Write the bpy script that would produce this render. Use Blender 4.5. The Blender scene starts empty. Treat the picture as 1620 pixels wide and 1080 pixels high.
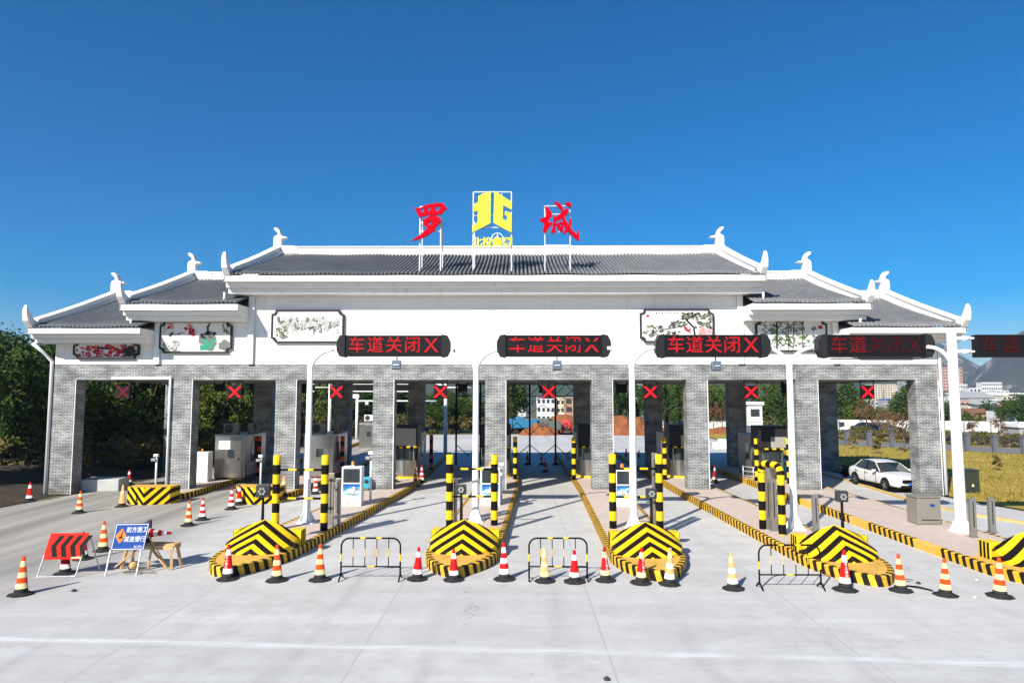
import bpy, bmesh, math, random
from mathutils import Vector, Matrix
R = math.radians
PI = math.pi
random.seed(7)
scene = bpy.context.scene
COL = scene.collection

# ------------------------------------------------------------------ camera, sky, sun, exposure
CAM_H, PITCH, YAW, FPX = 5.0, R(4.55), R(0.53), 1080.0
cam_d = bpy.data.cameras.new('camera')
cam_d.sensor_width = 36; cam_d.lens = 24
cam_d.clip_start = .1; cam_d.clip_end = 20000
cam = bpy.data.objects.new('camera', cam_d); COL.objects.link(cam)
cam.location = (0, 0, CAM_H); cam.rotation_euler = (PI/2 + PITCH, 0, YAW)
scene.camera = cam

SUN_EL, SUN_AZ = R(34.5), R(33)          # shadows run away from the camera, 33 degrees to the right
w = bpy.data.worlds.new('World'); scene.world = w; w.use_nodes = True
nt = w.node_tree; nt.nodes.clear()
sky = nt.nodes.new('ShaderNodeTexSky'); sky.sky_type = 'NISHITA'; sky.sun_disc = False
sky.sun_elevation = SUN_EL; sky.sun_rotation = PI + SUN_AZ
sky.altitude = 300; sky.air_density = 1.0; sky.dust_density = .6; sky.ozone_density = 6.0
bg = nt.nodes.new('ShaderNodeBackground'); bg.inputs['Strength'].default_value = .078
hs = nt.nodes.new('ShaderNodeHueSaturation'); hs.inputs['Saturation'].default_value = 1.6
wo = nt.nodes.new('ShaderNodeOutputWorld')
nt.links.new(sky.outputs[0], hs.inputs['Color']); nt.links.new(hs.outputs[0], bg.inputs[0]); nt.links.new(bg.outputs[0], wo.inputs[0])

sun_d = bpy.data.lights.new('sun', 'SUN'); sun_d.energy = 5.0; sun_d.angle = R(.5); sun_d.color = (1, .95, .86)
sun = bpy.data.objects.new('sun', sun_d); COL.objects.link(sun)
sun.rotation_euler = Vector((math.sin(SUN_AZ)*math.cos(SUN_EL), math.cos(SUN_AZ)*math.cos(SUN_EL), -math.sin(SUN_EL))).to_track_quat('-Z', 'Y').to_euler()

vs = scene.view_settings
scene.display_settings.display_device = 'sRGB'
vs.view_transform = 'Standard'; vs.look = 'None'; vs.gamma = 1; vs.use_curve_mapping = False
vs.exposure = .66
scene.cycles.max_bounces = 6; scene.cycles.diffuse_bounces = 3; scene.cycles.glossy_bounces = 3
scene.cycles.transparent_max_bounces = 8; scene.cycles.volume_bounces = 0

# ------------------------------------------------------------------ survey helpers: photo pixel -> place in the world
def ray(u, v):
    x = (u-810)/FPX; z = (540-v)/FPX
    fy = math.cos(PITCH) - z*math.sin(PITCH); fz = math.sin(PITCH) + z*math.cos(PITCH)
    return x*math.cos(YAW) - fy*math.sin(YAW), fy*math.cos(YAW) + x*math.sin(YAW), fz
def gr(u, v, z=0.):
    a = ray(u, v); t = (z-CAM_H)/a[2]; return a[0]*t, a[1]*t
def at(u, v, Y):
    a = ray(u, v); t = Y/a[1]; return a[0]*t, CAM_H + a[2]*t

# ------------------------------------------------------------------ materials
MATS = {}
def node_mat(name):
    m = bpy.data.materials.new(name); m.use_nodes = True
    t = m.node_tree; b = t.nodes['Principled BSDF']
    return m, t, b
def tex_coord(t, out='Object', scale=None):
    c = t.nodes.new('ShaderNodeTexCoord')
    if scale is None: return c.outputs[out]
    mp = t.nodes.new('ShaderNodeMapping'); mp.inputs['Scale'].default_value = scale
    t.links.new(c.outputs[out], mp.inputs[0]); return mp.outputs[0]
def noise(t, vec, scale, detail=4, rough=.6):
    n = t.nodes.new('ShaderNodeTexNoise'); n.inputs['Scale'].default_value = scale
    n.inputs['Detail'].default_value = detail; n.inputs['Roughness'].default_value = rough
    if vec is not None: t.links.new(vec, n.inputs['Vector'])
    return n.outputs['Fac']
def ramp(t, fac, stops):
    r = t.nodes.new('ShaderNodeValToRGB'); e = r.color_ramp.elements
    while len(e) < len(stops): e.new(.5)
    for i, (p, c) in enumerate(stops): e[i].position = p; e[i].color = (*c, 1) if len(c) == 3 else c
    t.links.new(fac, r.inputs[0]); return r.outputs[0]
def mixc(t, fac, a, b, mode='MIX'):
    m = t.nodes.new('ShaderNodeMix'); m.data_type = 'RGBA'; m.blend_type = mode
    for s, v in ((m.inputs[0], fac), (m.inputs[6], a), (m.inputs[7], b)):
        if isinstance(v, (int, float)): s.default_value = v
        elif isinstance(v, tuple): s.default_value = (*v, 1)
        else: t.links.new(v, s)
    return m.outputs[2]
def mth(t, op, a, b=None, c=None):
    m = t.nodes.new('ShaderNodeMath'); m.operation = op
    for i, v in enumerate((a, b, c)):
        if v is None: continue
        if isinstance(v, (int, float)): m.inputs[i].default_value = v
        else: t.links.new(v, m.inputs[i])
    return m.outputs[0]
def sep(t, vec):
    s = t.nodes.new('ShaderNodeSeparateXYZ'); t.links.new(vec, s.inputs[0]); return s.outputs
def comb(t, x, y, z):
    s = t.nodes.new('ShaderNodeCombineXYZ')
    for i, v in enumerate((x, y, z)):
        if isinstance(v, (int, float)): s.inputs[i].default_value = v
        else: t.links.new(v, s.inputs[i])
    return s.outputs[0]
def bump(t, b, h, strength=.3, dist=.02):
    n = t.nodes.new('ShaderNodeBump'); n.inputs['Strength'].default_value = strength; n.inputs['Distance'].default_value = dist
    t.links.new(h, n.inputs['Height']); t.links.new(n.outputs[0], b.inputs['Normal'])
def pm(name, col, rough=.55, metal=0., var=.12, scale=3., emit=0., bmp=0., dirt=0.):
    """plain painted / metal / stone surface with a little mottling and wear"""
    if name in MATS: return MATS[name]
    m, t, b = node_mat(name)
    va = t.nodes.new('ShaderNodeVectorMath'); va.operation = 'ADD'; t.links.new(tex_coord(t), va.inputs[0]); t.links.new(t.nodes.new('ShaderNodeObjectInfo').outputs['Location'], va.inputs[1])
    oc = va.outputs[0]       # every object its own patch of wear
    f = noise(t, oc, scale, 5)
    lo = tuple(c*(1-var) for c in col); hi = tuple(min(1, c*(1+var*.7)) for c in col)
    c = mixc(t, f, lo, hi)
    if dirt:
        g = ramp(t, noise(t, oc, scale*.6, 7, .7), [(.5, (0, 0, 0)), (.72, (1, 1, 1))])
        c = mixc(t, mth(t, 'MULTIPLY', g, dirt), c, tuple(x*.35+.02 for x in col))
    t.links.new(c, b.inputs['Base Color'])
    b.inputs['Roughness'].default_value = rough; b.inputs['Metallic'].default_value = metal
    if not metal and rough > .3: b.inputs['Specular IOR Level'].default_value = .15
    if emit:
        b.inputs['Emission Color'].default_value = (*col, 1); b.inputs['Emission Strength'].default_value = emit
    if bmp: bump(t, b, noise(t, oc, scale*8, 4), bmp, .01)
    MATS[name] = m; return m

white = pm('white_render', (.80, .775, .735), .7, var=.04, scale=.7, dirt=.06)
white2 = pm('white_paint', (.80, .80, .79), .4, var=.03)
def streak_white():
    m = MATS['white_render']; t = m.node_tree; b = t.nodes['Principled BSDF']; src = b.inputs['Base Color'].links[0].from_socket
    f = ramp(t, noise(t, tex_coord(t, 'Object', (2.2, 2.2, .16)), 1.3, 6, .7), [(.52, (0, 0, 0)), (.74, (1, 1, 1))])
    g_ = ramp(t, noise(t, tex_coord(t), .3, 3), [(.42, (0, 0, 0)), (.62, (1, 1, 1))])
    t.links.new(mixc(t, mth(t, 'MULTIPLY', mth(t, 'MULTIPLY', f, g_), .45), src, (.42, .40, .36)), b.inputs['Base Color'])
streak_white()
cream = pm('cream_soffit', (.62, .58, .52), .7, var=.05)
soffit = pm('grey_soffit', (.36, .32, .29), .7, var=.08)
yel = pm('yellow_paint', (.78, .53, .012), .5, var=.12, scale=6, dirt=.5)
blk = pm('black_paint', (.006, .0045, .004), .65, var=.2, scale=5)
yel_k = pm('yellow_kerb_paint', (.74, .42, .03), .6, var=.2, scale=4, dirt=.75)
org_top = pm('orange_top_paint', (.76, .43, .085), .65, var=.18, scale=2.2, dirt=.55)
blk_k = pm('black_kerb_paint', (.016, .011, .008), .55, var=.2, scale=4)
tilepink = pm('pink_paving', (.56, .46, .39), .75, var=.14, scale=3, dirt=.3)
steel = pm('stainless_steel', (.46, .44, .41), .28, 1., var=.14, scale=2)
steel_d = pm('dull_steel', (.40, .37, .33), .42, .8, var=.12, scale=2)
galv = pm('galvanised_pipe', (.62, .63, .64), .4, .3, var=.08)
dgrey = pm('dark_grey_metal', (.045, .047, .05), .45, var=.15)
mgrey = pm('mid_grey_paint', (.30, .30, .29), .5, var=.1)
glass = pm('dark_glass', (.03, .04, .045), .07, var=.1)
redp = pm('red_plastic', (.50, .012, .013), .5, var=.2, scale=6, dirt=.35)
orgp = pm('orange_plastic', (.66, .075, .012), .45, var=.12, scale=6, dirt=.2)
creamp = pm('cream_reflective', (.76, .63, .32), .5, var=.16, scale=6, dirt=.6)
whitep = pm('white_reflective', (.76, .74, .70), .5, var=.12, scale=6, dirt=.55)
fadep = pm('faded_orange_plastic', (.80, .40, .16), .55, var=.2, scale=7, dirt=.3)
rubber = pm('black_rubber', (.03, .03, .03), .8, var=.3, scale=8)
redled = pm('red_led', (.50, .004, .008), .6, emit=.75)
redled2 = pm('red_led_dim', (.26, .004, .009), .6, emit=.55)
redled3 = pm('red_led_faint', (.10, .004, .008), .6, emit=.25)
def led_mat(name, col, emit):
    m, t, b = node_mat(name); g_ = t.nodes.new('ShaderNodeNewGeometry').outputs['Position']; s = sep(t, g_)
    def tri(v): return mth(t, 'ABSOLUTE', mth(t, 'SUBTRACT', mth(t, 'FRACT', mth(t, 'MULTIPLY', v, 1/.062)), .5))
    dot = mth(t, 'LESS_THAN', mth(t, 'ADD', mth(t, 'POWER', tri(s[0]), 2.), mth(t, 'POWER', tri(s[2]), 2.)), .15)
    un = ramp(t, noise(t, tex_coord(t), 2.6, 4, .6), [(.36, (.35, .35, .35)), (.6, (1, 1, 1))])
    k = mth(t, 'MULTIPLY', mth(t, 'ADD', mth(t, 'MULTIPLY', dot, .8), .2), un)
    b.inputs['Base Color'].default_value = (*[c*min(.16, emit*.25)+.004 for c in col], 1); b.inputs['Roughness'].default_value = .6; b.inputs['Specular IOR Level'].default_value = .1
    b.inputs['Emission Color'].default_value = (*col, 1); t.links.new(mth(t, 'MULTIPLY', k, emit), b.inputs['Emission Strength'])
    return m
led1, led2, led3 = led_mat('red_led_dots', (1., .012, .02), .75), led_mat('red_led_dots_dim', (1., .01, .025), .22), led_mat('red_led_dots_faint', (1., .01, .03), .065)
signred = pm('red_sign_letter', (.50, .0, .010), .4, var=.05)
signred.node_tree.nodes['Principled BSDF'].inputs['Specular IOR Level'].default_value = .04
signyel = pm('yellow_sign_letter', (.86, .80, .05), .4, var=.04)
bluep = pm('blue_sign_sheet', (.010, .052, .25), .55, var=.08)
wood = pm('raw_timber', (.56, .36, .17), .7, var=.25, scale=9)
concrete_b = pm('concrete_block', (.50, .49, .46), .8, var=.12, scale=3, dirt=.3)
soil = pm('orange_soil', (.27, .10, .04), .95, var=.55, scale=.8, bmp=.5)

def brick_mat():
    m, t, b = node_mat('grey_brick_cladding')
    g = t.nodes.new('ShaderNodeTexCoord').outputs['Object']
    s = sep(t, g)
    v = comb(t, mth(t, 'ADD', s[0], s[1]), s[2], 0.)
    br = t.nodes.new('ShaderNodeTexBrick'); t.links.new(v, br.inputs['Vector'])
    br.inputs['Scale'].default_value = 1.; br.inputs['Brick Width'].default_value = .30; br.inputs['Row Height'].default_value = .078
    br.inputs['Mortar Size'].default_value = .0115; br.inputs['Mortar Smooth'].default_value = .2
    br.inputs['Color1'].default_value = (.07, .074, .073, 1); br.inputs['Color2'].default_value = (.19, .195, .192, 1); br.inputs['Mortar'].default_value = (.47, .47, .455, 1)
    big = ramp(t, noise(t, tex_coord(t, 'Object', (.8, .8, 1.6)), 1.1, 4), [(.35, (0, 0, 0)), (.65, (1, 1, 1))])
    low = ramp(t, mth(t, 'ADD', s[2], mth(t, 'MULTIPLY', noise(t, g, 3., 4), .8)), [(.5, (.62, .58, .52)), (1., (1, 1, 1))])   # splash dirt
    c = mixc(t, 1., mixc(t, big, (.52, .52, .53), (1.32, 1.32, 1.30)), low, 'MULTIPLY')
    t.links.new(mixc(t, 1., br.outputs['Color'], c, 'MULTIPLY'), b.inputs['Base Color'])
    b.inputs['Roughness'].default_value = .75
    bump(t, b, br.outputs['Fac'], -.4, .01)
    return m
brick = brick_mat()

def tile_mat():
    m, t, b = node_mat('dark_roof_tile')
    oc = tex_coord(t); s = sep(t, oc)
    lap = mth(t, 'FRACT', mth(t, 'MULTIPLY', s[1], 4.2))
    n = noise(t, oc, 2.2, 6); n2 = noise(t, oc, .35, 3)
    c = mixc(t, n, (.065, .067, .073), (.27, .275, .28))  # cover rows lightened so the ribs look sunlit
    c = mixc(t, n2, c, mixc(t, .5, c, (.08, .08, .085)))
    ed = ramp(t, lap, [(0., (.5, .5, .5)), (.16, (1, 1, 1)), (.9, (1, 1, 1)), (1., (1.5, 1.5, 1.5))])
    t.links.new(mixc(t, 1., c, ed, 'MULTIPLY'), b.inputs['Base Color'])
    b.inputs['Roughness'].default_value = .62
    bump(t, b, lap, .5, .03)
    return m
tile = tile_mat(); tile_pan_shade = pm('shaded_pan_tile', (.018, .019, .022), .7, var=.3)  # pan tiles near black: shade between the ribs painted into the colour

def concrete_mat():
    m, t, b = node_mat('pale_concrete_paving')
    oc = tex_coord(t); s = sep(t, oc)
    n1 = noise(t, oc, .12, 4); n2 = noise(t, oc, 1.3, 6, .65); n3 = noise(t, oc, 22., 3)
    str_ = noise(t, tex_coord(t, 'Object', (.9, .045, 1)), 1.1, 5, .6)      # wear along the lanes
    cross = noise(t, tex_coord(t, 'Object', (.07, 1.1, 1)), .9, 5, .6)      # trowel and wash streaks across them
    c = mixc(t, n1, (.40, .383, .352), (.575, .555, .515))
    c = mixc(t, ramp(t, n2, [(.35, (0, 0, 0)), (.75, (1, 1, 1))]), c, mixc(t, .5, c, (.70, .70, .69)))
    c = mixc(t, mth(t, 'MULTIPLY', ramp(t, str_, [(.42, (0, 0, 0)), (.72, (1, 1, 1))]), .22), c, (.36, .35, .34))
    c = mixc(t, mth(t, 'MULTIPLY', ramp(t, cross, [(.48, (0, 0, 0)), (.75, (1, 1, 1))]), .4), c, (.72, .72, .73))
    ix = mth(t, 'FLOOR', mth(t, 'MULTIPLY', mth(t, 'ADD', s[0], 201.95), 1/4.85)); iy = mth(t, 'FLOOR', mth(t, 'MULTIPLY', mth(t, 'ADD', mth(t, 'ADD', s[1], mth(t, 'MULTIPLY', s[0], .05)), 200.3), 1/5.1))
    wn = t.nodes.new('ShaderNodeTexWhiteNoise'); wn.noise_dimensions = '2D'; t.links.new(comb(t, ix, iy, 0.), wn.inputs['Vector'])
    c = mixc(t, mth(t, 'MULTIPLY', wn.outputs['Value'], .28), c, (.42, .42, .415))
    dirt = mth(t, 'MULTIPLY', ramp(t, noise(t, oc, 3.3, 7, .75), [(.48, (0, 0, 0)), (.68, (1, 1, 1))]), ramp(t, noise(t, oc, .22, 4), [(.42, (0, 0, 0)), (.62, (1, 1, 1))]))
    c = mixc(t, mth(t, 'MULTIPLY', dirt, .40), c, (.34, .31, .26))
    spot = ramp(t, noise(t, oc, 1.7, 2, .5), [(.70, (0, 0, 0)), (.74, (1, 1, 1))])
    c = mixc(t, mth(t, 'MULTIPLY', spot, .35), c, (.26, .25, .24))
    # the older, browner pavement of the lanes at the far left
    left = mth(t, 'SMOOTH_MAX', 0., mth(t, 'MINIMUM', 1., mth(t, 'MULTIPLY', mth(t, 'SUBTRACT', -8.5, mth(t, 'ADD', s[0], mth(t, 'MULTIPLY', n1, 4.))), .35)), .05)
    old = mixc(t, ramp(t, str_, [(.35, (0, 0, 0)), (.68, (1, 1, 1))]), (.40, .37, .32), (.20, .185, .16))
    fwd = mth(t, 'MINIMUM', 1., mth(t, 'MAXIMUM', 0., mth(t, 'MULTIPLY', mth(t, 'SUBTRACT', s[1], 15.), .2)))
    c = mixc(t, mth(t, 'MULTIPLY', mth(t, 'MULTIPLY', left, fwd), .95), c, old)
    # sawn joints of the slabs
    wob = mth(t, 'MULTIPLY', mth(t, 'SUBTRACT', n2, .5), .05)
    jx = mth(t, 'ABSOLUTE', mth(t, 'SUBTRACT', mth(t, 'FRACT', mth(t, 'ADD', mth(t, 'MULTIPLY', mth(t, 'ADD', s[0], mth(t, 'ADD', wob, 201.95)), 1/4.85), 0.)), .5))
    jy = mth(t, 'ABSOLUTE', mth(t, 'SUBTRACT', mth(t, 'FRACT', mth(t, 'MULTIPLY', mth(t, 'ADD', mth(t, 'ADD', s[1], mth(t, 'MULTIPLY', s[0], .05)), mth(t, 'ADD', wob, 200.3)), 1/5.1)), .5))
    jl = mth(t, 'MAXIMUM', mth(t, 'LESS_THAN', mth(t, 'SUBTRACT', .5, jx), .0045), mth(t, 'LESS_THAN', mth(t, 'SUBTRACT', .5, jy), .0022))
    c = mixc(t, mth(t, 'MULTIPLY', jl, mth(t, 'MULTIPLY', n2, .8)), c, (.30, .295, .29))
    tw = mth(t, 'ABSOLUTE', mth(t, 'SUBTRACT', mth(t, 'FRACT', mth(t, 'MULTIPLY', mth(t, 'ADD', s[0], mth(t, 'ADD', 201.2, mth(t, 'MULTIPLY', n1, 1.4))), 1/2.65)), .5))
    tyre_ = mth(t, 'MULTIPLY', ramp(t, tw, [(0., (1, 1, 1)), (.12, (0, 0, 0))]), mth(t, 'MULTIPLY', ramp(t, str_, [(.42, (0, 0, 0)), (.6, (1, 1, 1))]), .30))
    c = mixc(t, tyre_, c, (.27, .265, .26))
    vor = t.nodes.new('ShaderNodeTexVoronoi'); vor.feature = 'DISTANCE_TO_EDGE'; vor.inputs['Scale'].default_value = .16
    wv = t.nodes.new('ShaderNodeVectorMath'); wv.operation = 'ADD'; t.links.new(oc, wv.inputs[0]); t.links.new(comb(t, mth(t, 'MULTIPLY', n2, 1.6), mth(t, 'MULTIPLY', n2, -1.3), 0.), wv.inputs[1]); t.links.new(wv.outputs[0], vor.inputs['Vector'])
    crack = mth(t, 'MULTIPLY', mth(t, 'LESS_THAN', vor.outputs['Distance'], .0028), ramp(t, noise(t, oc, .11, 3), [(.52, (0, 0, 0)), (.6, (1, 1, 1))]))
    c = mixc(t, mth(t, 'MULTIPLY', crack, .55), c, (.20, .195, .19))
    # white lime wash tracked along two cross joints
    ly = mth(t, 'ABSOLUTE', mth(t, 'SUBTRACT', mth(t, 'ADD', s[1], mth(t, 'MULTIPLY', s[0], .055)), mth(t, 'ADD', 13.65, mth(t, 'MULTIPLY', n1, .5))))
    lf = mth(t, 'MULTIPLY', mth(t, 'MAXIMUM', 0., mth(t, 'SUBTRACT', 1., mth(t, 'MULTIPLY', ly, 5.))), mth(t, 'MULTIPLY', ramp(t, noise(t, tex_coord(t, 'Object', (.25, 2, 1)), 2., 5), [(.35, (0, 0, 0)), (.7, (1, 1, 1))]), .8))
    c = mixc(t, lf, c, (.84, .84, .85))
    t.links.new(mixc(t, mth(t, 'MULTIPLY', n3, .12), c, (.3, .3, .3)), b.inputs['Base Color'])
    b.inputs['Roughness'].default_value = .85
    bump(t, b, n3, .25, .01)
    return m
concrete = concrete_mat()

def ground_mat(name, stops, sc=.5, fine=9., bmp=.6):
    m, t, b = node_mat(name); oc = tex_coord(t)
    a = noise(t, oc, sc, 6, .65); f = noise(t, oc, fine, 4, .7)
    c = ramp(t, mth(t, 'ADD', mth(t, 'MULTIPLY', a, .6), mth(t, 'MULTIPLY', f, .4)), stops)
    t.links.new(c, b.inputs['Base Color']); b.inputs['Roughness'].default_value = .95
    bump(t, b, f, bmp, .05); return m
lawn_m = ground_mat('dry_lawn', [(.30, (.22, .18, .02)), (.48, (.36, .265, .035)), (.6, (.45, .32, .065)), (.75, (.46, .26, .11))], .35, 11., 1.)
land_m = ground_mat('rough_land', [(.3, (.05, .055, .02)), (.5, (.10, .09, .035)), (.7, (.18, .11, .05))], .05, 1.2)
bank_m = ground_mat('dark_earth_bank', [(.3, (.014, .011, .007)), (.5, (.036, .026, .015)), (.68, (.10, .065, .03))], .5, 4.)
hill_m = ground_mat('wooded_hill', [(.3, (.012, .022, .010)), (.5, (.03, .045, .015)), (.7, (.06, .075, .022))], .12, .5, 1.)

def karst_mat():
    m, t, b = node_mat('karst_slope'); oc = tex_coord(t)
    a = noise(t, oc, .02, 7, .65); f = noise(t, oc, .12, 5, .7)
    rock = ramp(t, noise(t, tex_coord(t, 'Object', (1, 1, .35)), .022, 6, .65), [(.54, (0, 0, 0)), (.64, (1, 1, 1))])
    c = mixc(t, a, (.022, .032, .02), (.07, .06, .042)); c = mixc(t, f, mixc(t, .6, c, (.02, .03, .015)), c)
    t.links.new(mixc(t, mth(t, 'MULTIPLY', rock, .75), c, (.38, .35, .31)), b.inputs['Base Color'])
    b.inputs['Roughness'].default_value = .95; return m
karst = karst_mat()

def leaf_mat(name, stops, sc=.7):
    m, t, b = node_mat(name); oc = tex_coord(t)
    oi = t.nodes.new('ShaderNodeObjectInfo')
    a = noise(t, oc, sc, 3); f = noise(t, oc, sc*9, 2)
    x = mth(t, 'ADD', mth(t, 'MULTIPLY', a, .55), mth(t, 'ADD', mth(t, 'MULTIPLY', f, .3), mth(t, 'MULTIPLY', oi.outputs['Random'], .15)))
    t.links.new(ramp(t, x, stops), b.inputs['Base Color'])
    b.inputs['Roughness'].default_value = .6
    b.inputs['Specular IOR Level'].default_value = .12
    return m
leaf_dark = leaf_mat('dark_leaves', [(.3, (.012, .032, .007)), (.5, (.034, .066, .013)), (.7, (.10, .135, .022))])
leaf_mid = leaf_mat('green_leaves', [(.3, (.024, .055, .010)), (.5, (.07, .105, .018)), (.7, (.18, .185, .032))])
leaf_brown = leaf_mat('russet_leaves', [(.3, (.075, .038, .020)), (.5, (.14, .068, .034)), (.7, (.22, .125, .055))])
leaf_dry = leaf_mat('olive_leaves', [(.3, (.05, .05, .014)), (.5, (.10, .09, .025)), (.7, (.19, .15, .05))])
bark = pm('bark', (.16, .11, .075), .9, var=.3, scale=6)

# ------------------------------------------------------------------ mesh builder
class MB:
    def __init__(s): s.v = []; s.f = []; s.m = []; s.sm = []
    def face(s, idx, m=0, sm=False): s.f.append(idx); s.m.append(m); s.sm.append(sm)
    def add(s, vs, fs, m=0, sm=False, M=None):
        o = len(s.v)
        s.v += [tuple(M @ Vector(v)) if M is not None else tuple(v) for v in vs]
        for f in fs: s.face([o+i for i in f], m, sm)
        return s
    def box(s, x0, x1, y0, y1, z0, z1, m=0, M=None):
        vs = [(x0,y0,z0),(x1,y0,z0),(x1,y1,z0),(x0,y1,z0),(x0,y0,z1),(x1,y0,z1),(x1,y1,z1),(x0,y1,z1)]
        return s.add(vs, [(0,3,2,1),(4,5,6,7),(0,1,5,4),(1,2,6,5),(2,3,7,6),(3,0,4,7)], m, False, M)
    def bar(s, p, q, w=.05, d=None, m=0):
        """square bar between two points"""
        p, q = Vector(p), Vector(q); d = d or w; a = (q-p); L = a.length
        M = Matrix.Translation(p) @ a.to_track_quat('Z', 'Y').to_matrix().to_4x4()
        return s.box(-w/2, w/2, -d/2, d/2, 0, L, m, M)
    def tube(s, pts, r, n=8, m=0, caps=True):
        pts = [Vector(p) for p in pts]; rs = r if isinstance(r, (list, tuple)) else [r]*len(pts)
        o = len(s.v); N = len(pts); up = None
        for i, p in enumerate(pts):
            d = (pts[min(i+1, N-1)] - pts[max(i-1, 0)]).normalized()
            if up is None: up = Vector((0, 1, 0)) if abs(d.y) < .9 else Vector((1, 0, 0))
            a = d.cross(up).normalized(); up = a.cross(d).normalized()
            for k in range(n):
                t = 2*PI*k/n; q = p + (a*math.cos(t) + up*math.sin(t))*rs[i]; s.v.append(tuple(q))
        mi = m if callable(m) else (lambda i: m)
        for i in range(N-1):
            for k in range(n):
                k2 = (k+1) % n
                s.face([o+i*n+k, o+i*n+k2, o+(i+1)*n+k2, o+(i+1)*n+k], mi(i), True)
        if caps:
            s.face([o+k for k in range(n)][::-1], mi(0)); s.face([o+(N-1)*n+k for k in range(n)], mi(N-2))
        return s
    def lathe(s, prof, n=16, c=(0,0,0), mats=None, M=None, sm=True):
        """prof: (radius, z) pairs; mats: one index for each segment"""
        vs = []; fs = []; o = len(s.v)
        for r, z in prof:
            for k in range(n):
                t = 2*PI*(k+.5)/n; p = Vector((c[0]+r*math.cos(t), c[1]+r*math.sin(t), c[2]+z))
                s.v.append(tuple(M @ p) if M is not None else tuple(p))
        for i in range(len(prof)-1):
            for k in range(n):
                k2 = (k+1) % n
                s.face([o+i*n+k, o+i*n+k2, o+(i+1)*n+k2, o+(i+1)*n+k], mats[i] if mats else 0, sm)
        s.face([o+k for k in range(n)][::-1], mats[0] if mats else 0)
        s.face([o+(len(prof)-1)*n+k for k in range(n)], mats[-1] if mats else 0)
        return s
    def prism(s, poly, a0, a1, axis='y', m=0, M=None):
        """poly in the two other axes, extruded along axis (n-gon caps)"""
        def P(p, a): return (p[0], a, p[1]) if axis == 'y' else ((a, p[0], p[1]) if axis == 'x' else (p[0], p[1], a))
        n = len(poly); vs = [P(p, a0) for p in poly] + [P(p, a1) for p in poly]
        fs = [tuple(range(n))[::-1], tuple(range(n, 2*n))] + [(i, (i+1) % n, n+(i+1) % n, n+i) for i in range(n)]
        return s.add(vs, fs, m, False, M)
    def build(s, name, mats, parent=None, loc=None, rot=None, bevel=0., fix=True):
        me = bpy.data.meshes.new(name); me.from_pydata(s.v, [], s.f)
        for m in (mats if isinstance(mats, (list, tuple)) else [mats]): me.materials.append(m)
        me.polygons.foreach_set('material_index', s.m); me.polygons.foreach_set('use_smooth', s.sm)
        if fix:
            bm = bmesh.new(); bm.from_mesh(me); bmesh.ops.recalc_face_normals(bm, faces=bm.faces)
            bm.to_mesh(me); bm.free()
        me.update()
        return link(name, me, parent, loc, rot, bevel)
def link(name, me, parent=None, loc=None, rot=None, bevel=0.):
    o = bpy.data.objects.new(name, me); COL.objects.link(o)
    if parent is not None: o.parent = parent
    if loc is not None: o.location = loc
    if rot is not None: o.rotation_euler = rot
    if bevel:
        b = o.modifiers.new('bevel', 'BEVEL'); b.width = bevel; b.segments = 2; b.limit_method = 'ANGLE'; b.angle_limit = R(40)
    return o
def tag(o, label=None, cat=None, group=None, kind=None):
    if label: o['label'] = label
    if cat: o['category'] = cat
    if group: o['group'] = group
    if kind: o['kind'] = kind
    return o
def thing(name, label, cat, loc=(0,0,0), rz=0., group=None):
    o = bpy.data.objects.new(name, None); COL.objects.link(o); o.empty_display_size = .2
    o.location = loc; o.rotation_euler = (0, 0, rz)
    return tag(o, label, cat, group)
def dup(src, loc, rz=0., label=None, group=None, scale=None):
    """copy of a thing with copies of its parts and sub-parts; meshes are shared"""
    r = src.copy(); COL.objects.link(r); r.location = loc; r.rotation_euler = (0, 0, rz)
    if label: r['label'] = label
    if group: r['group'] = group
    if scale: r.scale = scale
    for ch in list(src.children):
        c = ch.copy(); COL.objects.link(c); c.parent = r
        for g in list(ch.children):
            d = g.copy(); COL.objects.link(d); d.parent = c
    return r
def structure(name, mb, m, loc=None): return tag(mb.build(name, m, None, loc), kind='structure')

def text_geo(txt, size, extrude=.01, bold=0.):
    """letters as (verts, faces) in XY, centred"""
    cu = bpy.data.curves.new('letters', 'FONT'); cu.body = txt; cu.size = size; cu.extrude = extrude; cu.offset = bold
    cu.resolution_u = 2; cu.align_x = 'CENTER'; cu.align_y = 'CENTER'
    return curve_geo(cu)
def curve_geo(cu):
    o = bpy.data.objects.new('letters', cu); COL.objects.link(o)
    dg = bpy.context.evaluated_depsgraph_get(); dg.update()
    me = bpy.data.meshes.new_from_object(o.evaluated_get(dg))
    vs = [tuple(v.co) for v in me.vertices]; fs = [tuple(p.vertices) for p in me.polygons]
    bpy.data.objects.remove(o); bpy.data.curves.remove(cu); bpy.data.meshes.remove(me)
    return vs, fs
def poly_geo(polys, extrude):
    """filled outlines with holes (even-odd), XY"""
    cu = bpy.data.curves.new('letters', 'CURVE'); cu.dimensions = '2D'; cu.fill_mode = 'BOTH'; cu.extrude = extrude
    for p in polys:
        sp = cu.splines.new('POLY'); sp.points.add(len(p)-1); sp.use_cyclic_u = True
        for i, (x, y) in enumerate(p): sp.points[i].co = (x, y, 0, 1)
    return curve_geo(cu)
UP = Matrix.Rotation(PI/2, 4, 'X')              # XY drawing -> stands up facing -Y
def arc(c, r, a0, a1, n, f): return [f(c[0]+r*math.cos(a0+(a1-a0)*i/n), c[1]+r*math.sin(a0+(a1-a0)*i/n)) for i in range(n+1)]

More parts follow.
